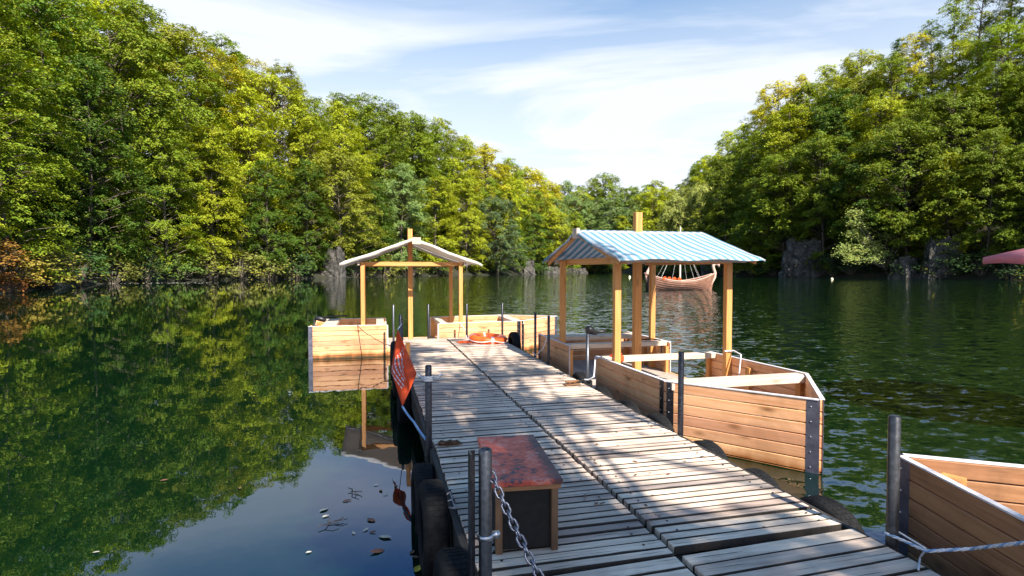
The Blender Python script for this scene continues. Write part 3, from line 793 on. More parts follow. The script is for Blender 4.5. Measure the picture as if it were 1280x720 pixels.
        for j, dy in ((0, -1), (ny_, 1)):
            hm = MB(); hh = .07 if canopy.get('arch') else .035
            for i in range(nx_ + 1):
                p_ = mb.v[j * (nx_ + 1) + i]; y_ = p_[1] + dy * .012
                hm.v += [(p_[0], y_, p_[2] + .004), (p_[0], y_ + dy * .006 * math.sin(i * 1.1), p_[2] - hh - .010 * math.sin(i * 1.3))]
            hm.f = [(2 * i, 2 * i + 2, 2 * i + 3, 2 * i + 1) if dy > 0 else (2 * i, 2 * i + 1, 2 * i + 3, 2 * i + 2) for i in range(nx_)]
            hm.build('canopy_hem', canopy['mat'], r, True, solid=.005)
        mb.build('canopy', canopy['mat'], r, True, solid=.006)
    if extra: extra(r)
    return r

def tiller(r, x, y):
    mb = MB(); mb.tube([(x - .10, y, HZ + .10), (x + .05, y, HZ + .06), (x + .15, y, HZ + .02)], [.05, .06, .04], 8)
    mb.tube([(x, y, HZ + .09), (x + .35, y + .03, HZ + .13), (x + .62, y + .05, HZ + .12)], [.018, .016, .022], 6)
    mb.tube([(x - .12, y, HZ + .08), (x - .12, y, -.3)], .02, 8); mb.build('outboard_motor', M['black_plastic'], r, True)
def extra1(r): tiller(r, -2.12, .25)
def extra2(r):
    mb = MB(); mb.tube([(-.75, .35, HZ + .03), (-.72, .62, HZ + .05), (-.69, .78, HZ + .03), (-.67, .80, HZ - .05), (-.67, .80, HZ - .3)], .012, 6)
    mb.build('black_hose', M['black_plastic'], r, True)
    mb = MB(); mb.box(-.13, .03, -.04, .12, 0, .09); mb.box(-.11, .01, -.02, .10, .09, .12)
    mb.build('red_cushion', M['flag'], r, bevel=.02, loc=(.80, -.72, HZ - .05))
c1 = W(13.75, .88); c2 = W(8.02, 4.01)
boat('plank boat with an off-white canopy lying across the far end of the dock', c1, ANG, M['hull'], dict(mat=M['canvas'], ridge=2.64, mast=2.93, half=1.58, sag=.06, arch=True), extra1)
b2 = boat('plank boat with a blue and white striped canopy alongside the dock', c2, ANG - PI / 2, M['hull'], dict(mat=M['stripes'], ridge=2.54, mast=2.84), extra2)
b2.location = c2 * 1.03; b2.location.z = -.06; b2.scale = (1.03, 1.03, 1.03)
tipb = Vector((2.52, 3.58)); a3 = PI - math.radians(54.5); d3 = Vector((math.cos(a3), math.sin(a3)))
c3 = tipb - d3 * 3.72
boat('open plank boat without a canopy in the shade at the lower right', (c3.x, c3.y), a3, M['hull_shaded'])

# ------------------------------------------------------------------ mooring posts
def post(u, v, top, label, r=.03, mat='steel', bot=-1.0, cap=True, wood_=False):
    t = thing('mooring_post', label, 'post', W(u, v, 0), ANG, 'mooring posts along the dock')
    mb = MB(); h = DECK + top
    if wood_: mb.box(-r, r, -r, r, bot, h)
    else: mb.lathe([(0, bot), (r, bot), (r, h - .004), (r - .004, h), (0, h)], 14)
    mb.build('pole', M[mat], t, not wood_)
    if not wood_: 
        t.children[0].data.polygons.foreach_set('use_smooth', [len(p.vertices) == 4 and abs(p.normal.z) < .5 for p in t.children[0].data.polygons])
        cp = MB(); cp.lathe([(0, 0), (r - .006, 0), (r - .006, .004), (0, .006)], 12, Matrix.Translation((0, 0, h))); cp.build('end_cap', M['galv'], t)
        br = MB(); br.lathe([(r + .001, .0), (r + .008, .0), (r + .008, .05), (r + .001, .05)], 14, Matrix.Translation((0, 0, DECK - .12)), True); br.build('bracket', M['steel'], t)
    return t
post(2.44, 2.76, .70, 'thick grey steel post at the bow of the shaded boat', .030, 'pipe')
post(4.58, 2.735, .745, 'steel post at the near shoulder of the blue-canopy boat', .026)
post(8.64, 2.76, .75, 'dark steel post at the stern of the blue-canopy boat, nearer of two', .022)
post(9.41, 2.76, .75, 'dark steel post at the stern of the blue-canopy boat, farther of two', .022)
post(12.16, 2.80, .75, 'dark steel post behind the orange lifebuoy', .024)
post(12.17, 2.00, .75, 'dark steel post beside the right-hand bench of the white-canopy boat', .024)
post(12.17, 1.16, .75, 'dark steel post at the gap edge of the white-canopy boat', .026)
post(12.16, .42, .75, 'greyish steel post at the far left dock corner', .024, 'galv')
post(9.45, .44, .75, 'black steel post behind the red banner', .026)
post(8.85, .435, .73, 'slim black steel post just right of the red banner tip', .018)
post(7.6, .45, .52, 'short weathered wooden post beside the red banner', .028, 'post', wood_=True)
post(4.74, .45, .69, 'brown steel post on the left dock edge with the banner cords', .028)
t = thing('mooring_post', 'galvanised pipe post with a black angle iron, beside the red-topped box', 'post', W(2.40, .445, 0), ANG, 'mooring posts along the dock')
mb = MB(); mb.lathe([(0, -1), (.030, -1), (.030, 1.155), (.026, 1.16), (.022, 1.16), (.022, 1.1), (0, 1.1)], 16, Matrix.Translation((.03, 0, 0))); mb.build('pole', M['galv'], t, True)
mb = MB(); mb.box(-.042, -.034, -.03, .03, -.8, 1.15); mb.box(-.034, -.012, .022, .03, -.8, 1.15); mb.build('angle_iron', M['steel'], t)
mb = MB(); mb.lathe([(.0305, 0), (.037, 0), (.037, .022), (.0305, .022)], 16, Matrix.Translation((.03, 0, .76)), True); mb.box(.062, .095, -.012, .012, .758, .784); mb.build('pipe_clamp', M['bolt'], t, True)

# ------------------------------------------------------------------ tyres hung along the sides
def tyre(u, v, z, label, R=.29, wth=.155, tilt=0, ang=0, marks=False):
    t = thing('tyre_fender', label, 'tyre', W(u, v, z), ANG + ang, 'tyre fenders hung along the dock')
    rot = Matrix.Rotation(PI / 2, 4, 'Y') @ Matrix.Rotation(tilt, 4, 'X')
    h = wth / 2; mb = MB()
    mb.lathe([(R * .58, -h * .72), (R * .62, -h * .98), (R * .82, -h * 1.05), (R * .95, -h * .92), (R, -h * .62), (R, h * .62), (R * .95, h * .92), (R * .82, h * 1.05), (R * .62, h * .98), (R * .58, h * .72), (R * .7, h * .55), (R * .88, 0), (R * .7, -h * .55)], 40, rot, True)
    mb.build('casing', M['rubber'], t, True)
    tr = MB()
    for k in range(56):
        a = 2 * PI * k / 56
        for s0, s1 in ((-.6, -.22), (-.18, .18), (.22, .6)):
            m = rot @ Matrix.Rotation(a, 4, 'Z')
            tr.box(R - .002, R + .003, -.011, .008, h * s0, h * s1, m)
    tr.build('tread', M['rubber'], t)
    return t
tyre(2.62, .37, .30, 'black tyre lowest in view on the left dock side below the pipe post')
tyre(3.55, .36, .30, 'black tyre on the left dock side between the brown post and the pipe post')
tyre(4.35, .37, .14, 'black tyre hung low in the water below the brown post')
tyre(7.3, .38, .26, 'black tyre under the red banner on the left dock side')
tyre(8.6, .36, .38, 'black tyre beyond the red banner on the left dock side, nearer of two', .34)
tyre(9.6, .36, .40, 'black tyre beyond the red banner on the left dock side, farther of two', .34)
tyre(2.98, 2.84, .15, 'smooth black tyre on the right dock side next to the thick grey post', .31)
tyre(3.66, 2.84, .12, 'ribbed tyre on the right dock side in the water below the steel bow')
tyre(4.28, 2.82, .16, 'ribbed tyre on the right dock side against the planked bow')
tyre(5.15, 2.82, .18, 'tyre squeezed between dock and blue-canopy boat, nearest of three', .29, .14)
tyre(5.85, 2.82, .16, 'tyre squeezed between dock and blue-canopy boat, middle of three', .29, .14)
tyre(6.6, 2.82, .16, 'tyre squeezed between dock and blue-canopy boat, farthest of three', .29, .14)
tyre(7.35, 2.82, .22, 'tyre at the boarding gap of the blue-canopy boat', .29, .14)
tyre(11.2, 2.83, .34, 'tyre near the orange lifebuoy on the right dock side', .32)

# ------------------------------------------------------------------ box with flaking red lid
bx = thing('storage_box', 'low black box with wooden legs and a flaking red lid on the dock', 'box', (0.02, 3.31, DECK), math.radians(9))
mb = MB(); mb.box(-.19, .19, -.41, .40, .362, .392); mb.build('lid', M['rust'], bx, bevel=.004)
mb = MB(); mb.box(-.18, .18, -.40, .39, .338, .360); mb.build('lid_batten', M['hull_shaded'], bx)
for sx in (-1, 1):
    for y in (-.372, .362):
        mb = MB(); mb.box(sx * .150 - .018, sx * .150 + .018, y - .018, y + .018, .0, .337); mb.build('leg', M['leg_wood'], bx, bevel=.002)
for nm_, q in (('front_panel', (-.131, .131, -.366, -.350, .012, .336)), ('back_panel', (-.131, .131, .345, .36, .012, .336)), ('side_panel', (-.166, -.152, -.353, .343, .012, .336)), ('side_panel', (.152, .166, -.353, .343, .012, .336))):
    mb = MB(); mb.box(*q); mb.build(nm_, M['black_board'], bx)

# ------------------------------------------------------------------ chain
def link_mesh(mb, m, L_=.050, w_=.030, r=.0052):
    pts = []
    for k in range(14):
        a = 2 * PI * k / 14; pts.append(m @ Vector(((L_ / 2 - w_ / 2) * (1 if math.cos(a) > 0 else -1) + w_ / 2 * math.cos(a), w_ / 2 * math.sin(a), 0)))
    mb.tube(pts, r, 6, True)
def chain(mb, path, step=.036, **k):
    P = [Vector(p) for p in path]; i = 0; dist = 0; acc = 0; n = 0
    cur = P[0]; seg = 0; t = 0; out = [P[0]]
    rem = step
    for a, b_ in zip(P, P[1:]):
        d = (b_ - a).length; pos = 0
        while d - pos >= rem:
            pos += rem; rem = step; out.append(a + (b_ - a) * pos / d)
        rem -= d - pos
    for j in range(len(out) - 1):
        d = (out[j + 1] - out[j]).normalized(); q = d.to_track_quat('X', 'Z').to_matrix().to_4x4()
        link_mesh(mb, Matrix.Translation((out[j] + out[j + 1]) / 2) @ q @ Matrix.Rotation(PI / 2 * (j % 2) + .4, 4, 'X'), **k)
p0 = W(2.40, .50, DECK + .60); far_ = Vector((1.25, 1.0, DECK + .6))
pts = []
for i in range(61):
    t_ = i / 60; q = p0.lerp(far_, t_); q.z = max(DECK + .02, DECK + .60 - 4 * .66 * t_ * (1 - t_)); pts.append(q)
mb = MB(); chain(mb, pts); o = mb.build('chain', M['chain'], None, True); tag(o, 'zinc chain hanging across the dock from the pipe post past the box', 'chain')
# small wire hanger and rusty chain at the left edge
q0 = at(556, 630, DECK + .02)
t = thing('wire_hanger', 'white wire triangle on the dock edge with a rusty chain below', 'hook', q0, ANG)
mb = MB(); tri = [Vector((-.09, 0, .0)), Vector((.05, .13, .02)), Vector((.05, -.10, .01))]
mb.tube(tri, .006, 6, True); mb.tube([tri[0], Vector((.05, .02, .015))], .005, 6); mb.build('wire', M['edge_paint'], t)
mb = MB(); chain(mb, [(-.06, -.02, -.01), (-.10, -.03, -.10), (-.10, -.04, -.38)], .034); mb.build('hanging_chain', M['rust_chain'], t, True)

# ------------------------------------------------------------------ lifebuoy
lb = thing('lifebuoy', 'orange lifebuoy with white grab line lying on the far right of the dock', 'lifebuoy', W(11.35, 2.30, DECK + .075), .3)
lb.rotation_euler = (.03, .05, .3)
mb = MB(); mb.lathe([(.31 + .095 * math.cos(a), .075 * math.sin(a)) for a in [2 * PI * k / 14 for k in range(14)]], 40, None, True); mb.build('ring', M['orange'], lb, True)
mb = MB(); gp = []
for k in range(48):
    a = 2 * PI * k / 48; rr_ = .415 + .022 * abs(math.sin(2 * a)); gp.append((rr_ * math.cos(a), rr_ * math.sin(a), .01 - .04 * abs(math.sin(2 * a))))
mb.tube(gp, .009, 6, True); mb.build('grab_line', M['ring_rope'], lb, True)
for k in range(4):
    a = PI / 2 * k + .02; mb = MB()
    c_ = [(.31 + .0975 * math.cos(b_), .078 * math.sin(b_)) for b_ in [2 * PI * i / 14 for i in range(14)]]
    v1 = [(rq * math.cos(a + da), rq * math.sin(a + da), zq) for da in (-.08, .08) for rq, zq in c_]
    mb.add(v1, [(i, (i + 1) % 14, 14 + (i + 1) % 14, 14 + i) for i in range(14)])
    mb.build('reflective_band', M['print'], lb, True)
cr_ = MB(); rn3 = random.Random(3); pp = []
for i in range(40):
    a = i * .55; r_ = .16 + .05 * math.sin(i * 1.7); pp.append((-.42 + r_ * math.cos(a) * 1.1, -.12 + r_ * math.sin(a) * .6, .008 + .004 * (i % 5)))
cr_.tube(pp, .007, 5); o = cr_.build('line_coil', M['orange'], None, True, loc=W(11.3, 2.28, DECK + .005)); tag(o, 'thin orange line coiled loosely beside the lifebuoy', 'rope')

# ------------------------------------------------------------------ red banner and its cords
A_, B_, C_, D_ = at(497, 411, 0), None, None, None
def deep(px, py, Y): d = ray(px, py); return Vector((0, 0, CAMH)) + d * (Y / d.y)
TT, RR, BB, LL = deep(497, 412, 7.6), deep(521, 467, 6.0), deep(503, 508, 5.75), deep(489, 462, 7.0)
bn = thing('banner', 'red cloth banner with white print hung by its corners on the left dock edge', 'banner', (TT + RR + BB + LL) / 4)
org = (TT + RR + BB + LL) / 4
mb = MB(); n_ = 14
nrm = (RR - LL).cross(BB - TT).normalized()
def bpt(i, j, off=0):
    a, b_ = i / n_, j / n_
    p = TT * (1 - a) * (1 - b_) + RR * a * (1 - b_) + BB * a * b_ + LL * (1 - a) * b_
    return p + nrm * (.06 * math.sin(5 * a + 3 * b_) + .04 * math.sin(9 * b_ - 4 * a) + off) * (math.sin(PI * a) * math.sin(PI * b_)) ** .5 - org
for j in range(n_ + 1):
    for i in range(n_ + 1): mb.v.append(tuple(bpt(i, j)))
for j in range(n_):
    for i in range(n_): a = j * (n_ + 1) + i; mb.f.append((a, a + 1, a + n_ + 2, a + n_ + 1))
mb.build('cloth', M['flag'], bn, True, solid=.004)
mb = MB()
for row in range(7):
    b0 = 3.2 + row * 1.15
    i0 = 2.6
    rr_ = random.Random(row)
    while i0 < 11.0:
        i1 = i0 + rr_.uniform(.35, 1.1)
        q = [bpt(i0, b0), bpt(i1, b0 + .05), bpt(i1, b0 + .55), bpt(i0, b0 + .5)]
        for sgn in (1, -1):
            mb.add([p + nrm * sgn * .007 for p in q], [(0, 1, 2, 3)])
        i0 = i1 + rr_.uniform(.12, .45)
mb.build('white_print', M['print'], bn)
def rope(pts, r, mat, label, name='rope', sag=0):
    mb = MB(); P = []
    for a, b_ in zip(pts, pts[1:]):
        for k in range(10): P.append(Vector(a).lerp(Vector(b_), k / 10) - Vector((0, 0, sag * 4 * (k / 10) * (1 - k / 10))))
    P.append(Vector(pts[-1])); mb.tube(P, r, 6); o = mb.build(name, M[mat], None, True); return tag(o, label, 'rope', 'ropes and cords')
pb = W(4.74, .45)
rope([BB, deep(517, 527, 5.3), pb + Vector((0, 0, DECK + .03))], .011, 'blue_rope', 'pale blue cord from the foot of the red banner to the brown post', sag=.01)
rope([RR, pb + Vector((0, 0, DECK + .58))], .008, 'white_rope', 'thin cord from the side of the red banner to the brown post', sag=.02)
mb = MB()
for z in (.565, .58, .595): mb.tube([pb + Vector((.034 * math.cos(a), .034 * math.sin(a), DECK + z)) for a in [2 * PI * k / 12 for k in range(12)]], .007, 5, True)
mb.tube([pb + Vector((.034, 0, DECK + .58)), pb + Vector((.09, -.03, DECK + .60)), pb + Vector((.12, -.01, DECK + .63))], .007, 5)
o = mb.build('rope_knot', M['white_rope'], None, True); tag(o, 'white and red cord wound round the top of the brown post', 'rope', 'ropes and cords')
rope([TT, W(8.85, .435, DECK + .66)], .007, 'white_rope', 'short cord holding the top corner of the red banner')
mb = MB(); pp = []
rn3 = random.Random(8)
for i in range(30): pp.append(W(4.72 + rn3.uniform(-.05, .05), .62 + rn3.uniform(-.10, .12), DECK + .012 + rn3.uniform(0, .03)))
mb.tube(pp, .006, 5); o = mb.build('rope_tangle', M['brown_rope'], None, True); tag(o, 'brown rope tangle on the boards beside the brown post', 'rope', 'ropes and cords')
# mooring lines of the boats
def twisted(pts, r, label):
    P = []
    for a, b_ in zip(pts, pts[1:]):
        n = max(4, int((b_ - a).length / .012))
        for k in range(n): P.append(a.lerp(b_, k / n))
    P.append(pts[-1]); rt = thing('mooring_rope', label, 'rope', pts[0], 0, 'ropes and cords')
    for st_, (mat, ph) in enumerate((('white_rope', 0), ('blue_rope', 2.09), ('white_rope', 4.19))):
        Q = []
        for i, p in enumerate(P):
            d = (P[min(i + 1, len(P) - 1)] - P[max(i - 1, 0)]).normalized(); sd_ = d.cross(Vector((0, 0, 1))).normalized(); up_ = sd_.cross(d)
            a = i * .75 + ph; Q.append(p + (sd_ * math.cos(a) + up_ * math.sin(a)) * r * .55 - pts[0])
        mb = MB(); mb.tube(Q, r * .62, 6); mb.build('strand', M[mat], rt, True)
pp_ = W(2.44, 2.76)
twisted([pp_ + Vector((.0, .035, DECK + .05)), pp_ + Vector((-.036, .0, DECK + .05)), pp_ + Vector((.0, -.04, DECK + .045)), at(1158, 689, DECK + .06), deep(1215, 686, 2.74), deep(1300, 676, 2.36), deep(1420, 650, 2.12)], .008, 'white and blue twisted mooring rope from the thick grey post to the shaded boat')
rope([pp_ + Vector((.03, .03, DECK + .06)), at(1158, 686, DECK + .07), deep(1150, 697, 2.9), at(1148, 712, DECK + .02)], .005, 'white_rope', 'loose white rope end hanging below the mooring knot by the grey post')
rope([W(6.95, 2.72, DECK + .04), W(6.82, 2.80, DECK + .10), W(7.62, 3.15, HZ - .04), W(7.5, 3.20, HZ - .01)], .010, 'white_rope', 'white rope from the blue-canopy boat down to the black motor shaft', sag=.02)
rope([W(8.64, 2.73, DECK + .40), W(9.2, 2.78, DECK + .1), W(9.4, 2.72, DECK + .05)], .009, 'white_rope', 'white rope slung between the two stern posts', sag=.06)
rope([W(12.86, -.35, HZ + .02), W(12.15, -.05, .55), W(11.9, .40, DECK - .1)], .010, 'brown_rope', 'brown mooring rope on the sunlit side of the white-canopy boat', sag=.03)
rope([W(12.86, 1.95, HZ + .02), W(12.3, 2.0, DECK + .15), W(12.05, 1.97, DECK + .01)], .009, 'white_rope', 'pale rope at the bench of the white-canopy boat', sag=.02)
pc = W(7.13, 5.0)
rope([pc + Vector((-.06, -.06, HZ + .06)), pc + Vector((.07, -.07, HZ + .07)), W(6.85, 5.03, HZ + .04), W(6.8, 4.96, HZ - .3)], .010, 'white_rope', 'white rope tied round the right-hand canopy post of the blue-canopy boat')
# coiled line wound on the bow seat
mb = MB(); cc = W(5.35, 3.75, HZ + .03)
# electric motor standing at the dock edge
mt = thing('trolling_motor', 'grey motor shaft with a black tiller handle standing at the dock edge', 'motor', W(6.98, 2.775, DECK), ANG)
mb = MB(); mb.lathe([(0, -.6), (.022, -.6), (.022, .68), (0, .68)], 12); mb.build('shaft', M['galv'], mt, True)
mb = MB(); mb.tube([(-.02, 0, .70), (.03, 0, .70), (.09, 0, .66), (.13, 0, .64)], [.045, .06, .035, .02], 10); mb.tube([(.08, 0, .66), (.2, 0, .67), (.26, 0, .675)], [.02, .018, .024], 8); mb.build('tiller', M['black_plastic'], mt, True)
mb = MB(); mb.box(-.07, .05, -.06, .06, -.06, .03); mb.tube([(-.09, 0, 0), (-.17, -.02, .03)], .02, 8); mb.build('clamp', M['black_plastic'], mt, bevel=.01)
cl_ = thing('cleat', 'dark rusty cleat on the boards beside the motor shaft', 'cleat', W(6.83, 2.50, DECK), ANG + .2)
mb = MB(); mb.box(-.11, .11, -.05, .05, .004, .016); mb.build('base_plate', M['rust_chain'], cl_, bevel=.003)
mb = MB(); mb.tube([(-.10, 0, .05), (-.04, 0, .045), (.04, 0, .045), (.10, 0, .05)], [.01, .017, .017, .01], 8); mb.tube([(-.04, 0, .01), (-.04, 0, .045)], .014, 8); mb.tube([(.04, 0, .01), (.04, 0, .045)], .014, 8); mb.build('horn', M['rust_chain'], cl_, True)

# ------------------------------------------------------------------ dragon ship
def ship():
    Y = 54.5; mid = ((850 - 640) / FPX * Y, Y)
    r = thing('dragon_ship', 'reddish planked dragon-headed sailing ship anchored out on the lake', 'ship', (mid[0], mid[1], 0), math.radians(8))
    pl = wood('ship_planks', (.27, .135, .085), (.14, .065, .04), 0, .6, .2, .15, .6)
    ns = 17; half = 3.25; secs = []
    for i in range(ns):
        t = -1 + 2 * i / (ns - 1); x = half * t
        bw = 1.0 * (1 - abs(t) ** 2.4) + .03; top = .82 + .78 * abs(t) ** 2.2; bot = -.35 + .33 * abs(t) ** 4
        secs.append((x, bw, top, bot))
    mb = MB(); m_ = 7
    # clinker strakes: each strake stands a little proud of the one below
    for sg in (-1, 1):
        for k in range(m_):
            row = []
            for (x, bw, top, bot) in secs:
                f0, f1 = k / m_, (k + 1) / m_
                def pt(f, o_=0): return Vector((x + .35 * (x / half) * f * abs(x / half) ** 3, sg * (bw * (1 - (1 - f) ** 2.2) + o_), bot + (top - bot) * f))
                row.append((pt(f0, .055), pt(f1, .005)))
            for i in range(ns - 1):
                q = [row[i][0], row[i + 1][0], row[i + 1][1], row[i][1]]
                mb.add(q if sg < 0 else q[::-1], [(0, 1, 2, 3)])
    mb.build('hull', pl, r, solid=.04)
    mb = MB()
    for sg in (-1, 1):
        mb.tube([(x + .35 * (x / half) * abs(x / half) ** 3, sg * (bw + .02), top + .02) for (x, bw, top, bot) in secs], .045, 6)
    mb.build('rail', plain('ship_rail', (.55, .36, .28), .6), r, True)
    mb = MB(); mb.add([(secs[i][0], s_ * secs[i][1] * .9, .45) for s_ in (-1, 1) for i in range(2, ns - 2)], [tuple(list(range(0, ns - 4)) + list(range(2 * (ns - 4) - 1, ns - 5, -1)))]); mb.build('ship_deck', M['floor'], r)
    pale = plain('pale_stem_wood', (.62, .40, .30), .6, 0, 6, .2)
    # curved stems: dragon neck and head in front, curled tail behind
    mb = MB(); mb.tube([(2.75, 0, -.1), (3.25, 0, .6), (3.58, 0, 1.2), (3.62, 0, 1.65), (3.46, 0, 2.05), (3.40, 0, 2.32), (3.55, 0, 2.55), (3.80, 0, 2.55), (3.98, 0, 2.38), (4.05, 0, 2.2)], [.11, .13, .14, .14, .14, .15, .19, .19, .13, .05], 10)
    mb.build('dragon_head_stem', pale, r, True)
    mb = MB(); mb.tube([(-2.75, 0, -.1), (-3.25, 0, .7), (-3.42, 0, 1.3), (-3.3, 0, 1.75), (-3.1, 0, 2.1), (-3.05, 0, 2.35), (-3.22, 0, 2.55), (-3.45, 0, 2.42)], [.12, .14, .15, .14, .13, .12, .1, .04], 10); mb.build('tail_stem', pale, r, True)
    mb = MB(); mb.box(-3.36, -2.55, -.42, .42, -.2, 1.5); mb.build('dark_stern_box', M['black_plastic'], r, bevel=.1)
    mb = MB(); mb.lathe([(.09, .2), (.08, 3), (.05, 6.1), (0, 6.1)], 10); mb.build('mast', plain('pale_spar', (.66, .56, .44), .6), r, True)
    for (x, y, z) in ((-2.2, .6, 1.25), (-1.7, .75, 1.15), (-2.2, -.6, 1.25), (-1.2, -.85, 1.1), (1.1, .85, 1.1), (1.1, -.85, 1.1), (1.7, -.7, 1.15), (2.3, .4, 1.3)):
        mb = MB(); mb.tube([(x, y, z - .2), (0, 0, 5.4)], .007, 5); mb.build('shroud', M['ring_rope'], r)
    mb = MB()
    for i, x in enumerate((-1.9, -1.45, -.95, -.45)):
        mb.lathe([(0, .03), (.17, .02), (.2, 0)], 14, Matrix.Translation((x, -.72 + .0 - .18 * (1 - abs(x) / 3), .98 + abs(x) * .06)) @ Matrix.Rotation(PI / 2, 4, 'X'))
    mb.build('red_cushions', M['flag'], r)
ship()
def buoy(px, py, r_, label):
    p = at(px, py, 0); mb = MB(); mb.lathe([(0, -r_ * .6), (r_ * .7, -r_ * .5), (r_, 0), (r_ * .75, r_ * .7), (r_ * .2, r_ * 1.0), (r_ * .15, r_ * 1.25), (0, r_ * 1.3)], 14)
    o = mb.build('buoy', plain('buoy_skin_%d' % px, (.75, .7, .45), .5), None, True, loc=p); tag(o, label, 'buoy')
buoy(787, 346.5, .35, 'small pale yellow buoy on the water left of the dragon ship')
buoy(1040, 349, .28, 'small white buoy on the water below the grey cliff face')

# ------------------------------------------------------------------ parasol on a small float, only its rim in view
st = thing('float_stage', 'small wooden float stage carrying the pink parasol', 'float', (7.42, 6.5, 0), .1)
mb = MB()
for i in range(9): mb.box(-.6 + i * .135, -.6 + i * .135 + .12, -.45, .45, .2, .235)
mb.build('top_boards', M['deck'], st); mb = MB(); mb.box(-.55, .57, -.4, .4, -.2, .195); mb.build('float_block', M['float'], st)
pr = thing('parasol', 'pink parasol at the right edge, only its drooping rim in view', 'parasol', (7.42, 6.5, .235), 0)
tipP = deep(1228, 320, 6.4) - Vector((7.42, 6.5, .235)); Rr = 1.5; a0 = math.atan2(tipP.y, tipP.x)
mb = MB(); mb.lathe([(0, 0), (.2, 0), (.2, .05), (.04, .08), (.022, .1), (.022, 2.45), (0, 2.45)], 16); mb.build('pole', M['bench'], pr, True)
mb = MB(); ring = []
ze = tipP.z
for q, (fr_, zz) in enumerate(((0.02, ze + .48), (.5, ze + .21), (1, ze + .005), (1.0, ze - .085))):
    for k in range(48):
        a = a0 + 2 * PI * k / 48; sc_ = 1 - .045 * abs(math.sin(4 * (a - a0))) * fr_
        mb.v.append((Rr * fr_ * sc_ * math.cos(a), Rr * fr_ * sc_ * math.sin(a), zz + (.02 * abs(math.sin(4 * (a - a0))) if fr_ == 1 else 0)))
for q in range(3):
    for k in range(48): l = (k + 1) % 48; mb.f.append((q * 48 + k, q * 48 + l, (q + 1) * 48 + l, (q + 1) * 48 + k))
mb.build('parasol_cloth', M['pink'], pr, True, solid=.006)
for k in range(8):
    a = a0 + 2 * PI * k / 8; mb = MB(); mb.tube([(.03 * math.cos(a), .03 * math.sin(a), ze + .44), (Rr * .98 * math.cos(a), Rr * .98 * math.sin(a), ze - .012)], .009, 5); mb.build('rib', M['bench'], pr)

# ------------------------------------------------------------------ drifting leaves and twigs
def leaf_mesh(name, L_, col, curl=.25):
    mb = MB(); pts = [(-.5, 0), (-.28, .2), (.05, .27), (.35, .14), (.55, 0), (.35, -.14), (.05, -.27), (-.28, -.2)]
    vs_ = [(x * L_, y * L_, curl * L_ * (y * y * 2 + max(0, x) * .3)) for x, y in pts] + [(0, 0, 0)]
    mb.add(vs_, [(i, (i + 1) % 8, 8) for i in range(8)])
    t = NT('dead_leaf_' + name); n = t.noise(t.obj(), 40, 4); t.color(t.mix(n, tuple(c * .5 for c in col), tuple(c * 1.4 for c in col))); t.p(Roughness=.6)
    me = bpy.data.meshes.new('leaf'); me.from_pydata(mb.v, [], mb.f); me.materials.append(t.m); return me
LM = {'yellow': leaf_mesh('yellow', .055, (.62, .46, .04)), 'brown': leaf_mesh('brown', .055, (.16, .07, .04)), 'pale': leaf_mesh('pale', .055, (.46, .44, .36))}
rl = random.Random(31)
def leaf(p, kind, label, group, sc=1):
    o = link(bpy.data.objects.new('fallen_leaf', LM[kind])); o.location = p; o.rotation_euler = (rl.uniform(-.15, .15), rl.uniform(-.15, .15), rl.uniform(0, 6.28)); o.scale = (sc, sc, sc)
    tag(o, label, 'leaf', group)
for x, y, kd, s_ in [(440, 613, 'pale', 1.0), (432, 626, 'brown', 1.1), (405, 637, 'pale', 1.5), (407, 645, 'pale', 1.1), (464, 650, 'brown', 1.6), (466, 665, 'brown', 1), (457, 662, 'pale', 1), (481, 671, 'pale', 1.9), (472, 689, 'brown', 1.9), (442, 666, 'pale', .8), (476, 613, 'brown', 1),
                     (526, 676, 'yellow', 1), (522, 711, 'yellow', 1.6), (515, 690, 'brown', 1), (533, 692, 'pale', 1.3), (530, 700, 'pale', 1.1), (519, 696, 'brown', .9), (528, 687, 'pale', .8), (386, 690, 'pale', .8), (470, 606, 'pale', .8), (482, 618, 'pale', .9), (495, 607, 'brown', .9), (436, 625, 'brown', .9), (300, 610, 'brown', .8), (205, 600, 'brown', 1.2), (120, 690, 'pale', 1)]:
    p = at(x, y, .006)
    leaf(p, kd, '%s fallen leaf floating on the still water left of the dock' % {'yellow': 'bright yellow', 'brown': 'reddish brown', 'pale': 'pale grey'}[kd], 'leaves floating beside the dock', s_)
for i in range(58):
    if i < 30: u_, v_ = rl.gauss(3.8, .9), rl.gauss(1.75, .35)
    else: u_, v_ = rl.uniform(2.75, 11), rl.uniform(.6, 2.6)
    if not (.55 < v_ < 2.6 and 2.7 < u_ < 12): continue
    leaf(W(u_, v_, DECK + .008), 'brown', 'small dry brown leaf lying on the dock boards', 'dry leaves on the dock', rl.uniform(.4, .9))
def twig(px, py, label, ln, seed):
    rq = random.Random(seed); mb = MB(); a = rq.uniform(0, 6)
    base = [Vector((ln * (t - .5) * math.cos(a) + .02 * math.sin(9 * t), ln * (t - .5) * math.sin(a), .006 + .03 * abs(t - .5))) for t in [i / 6 for i in range(7)]]
    mb.tube(base, .0035, 5)
    for k in (1, 3, 4): 
        d = a + rq.choice((-.8, .8)); mb.tube([base[k], base[k] + Vector((.06 * math.cos(d), .06 * math.sin(d), .008)), base[k] + Vector((.10 * math.cos(d + .3), .10 * math.sin(d + .3), .004))], .003, 4)
    o = mb.build('twig', M['bark'], None, True, loc=at(px, py, .004)); tag(o, label, 'twig')
twig(413, 655, 'forked dark twig floating alone on the blue water', .2, 1)
twig(443, 615, 'thin twig floating among the leaves near the dock', .16, 2)
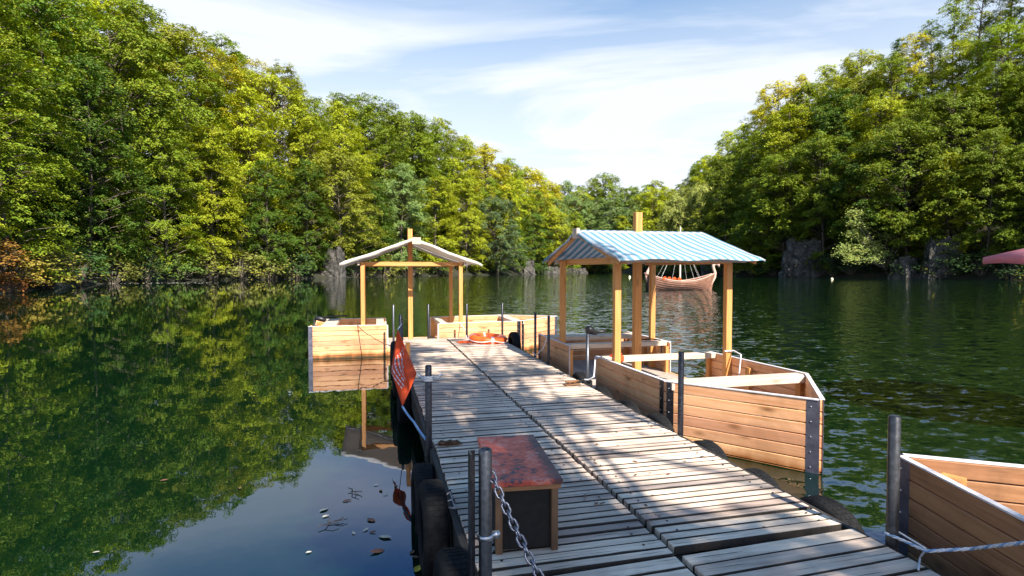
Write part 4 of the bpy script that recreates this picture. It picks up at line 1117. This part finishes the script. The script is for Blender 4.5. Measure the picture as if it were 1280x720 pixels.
# line of floating leaves and scum under the left trees
mb = MB(); rq = random.Random(77)
for i in range(170):
    px, py = rq.uniform(60, 262), 0
    p = at(px, 354.6 - 1.2 * (px - 60) / 200 + rq.gauss(0, .45), .01)
    s_ = rq.uniform(.06, .16); a = rq.uniform(0, 6.28); c_, s2 = math.cos(a) * s_, math.sin(a) * s_
    mb.add([p + Vector((c_, s2, 0)), p + Vector((-s2, c_, .02)), p + Vector((-c_, -s2, 0)), p + Vector((s2, -c_, .02))], [(0, 1, 2, 3)])
o = mb.build('floating_leaves', M['canvas']); tag(o, 'line of pale floating leaves on the water under the left-bank trees', kind='stuff')

# ------------------------------------------------------------------ tree on the shore behind the dock (its shade falls on the boards)
def shade_tree():
    rq = random.Random(17)
    base = W(-7.5, 2.6, .4)
    r = thing('shore_tree', 'tall shore tree standing behind the dock and shading its boards', 'tree', base)
    tk = MB(); cr = MB()
    top = Vector((.6, 2.0, 11.5))
    trunkp = [Vector((0, 0, -.6)), Vector((.05, .1, 2)), Vector((.1, .5, 5)), Vector((.3, 1.1, 8)), top]
    tk.tube(trunkp, [.34, .27, .22, .15, .06], 10)
    def lit(u, v):                          # gaps in the crown: where sun reaches the boards and boats
        def el(u0, v0, ru, rv): ru += .10; rv += .10; return ((u - u0) / ru) ** 2 + ((v - v0) / rv) ** 2 < 1
        if v > 2.62 and u > 2.9: return True
        return el(3.95, 2.05, 1.0, .95) or el(7.0, 2.2, .55, .5) or el(10.0, 1.9, .9, .7) or el(5.4, .75, .5, .3) or el(8.6, .9, .4, .35) or el(11.4, 1.2, .5, .5)
    n = 0
    while n < 470:
        u = rq.uniform(.2, 11.8); v = rq.uniform(-.2, 4.6)
        if lit(u, v) or (v > 2.62 and u > 2.4): continue
        if u > 5 and rq.random() < .22: continue
        if v > 2.62: v_ok = u < 2.9
        dist = rq.uniform(11.8, 15.5)
        c = W(u, v, DECK) + SUN * dist
        n += 1
        if n % 5 == 0:
            s0 = base + trunkp[2].lerp(trunkp[4], rq.random())
            tk.tube([s0 - base, (s0.lerp(c, .5) + Vector((0, 0, .5))) - base, c - base], [.06, .035, .008], 4)
        for j in range(30):
            d = Vector((rq.gauss(0, .14), rq.gauss(0, .14), rq.gauss(0, .10)))
            leafquad(cr, c + d - base, Vector((rq.gauss(0, .5), rq.gauss(0, .5), 1)).normalized(), .14, rq)
    tk.build('trunk', M['bark'], r, True); o = cr.build('crown', M['leaf'], r); o.color = (.06, .12, .02, 1)
shade_tree()
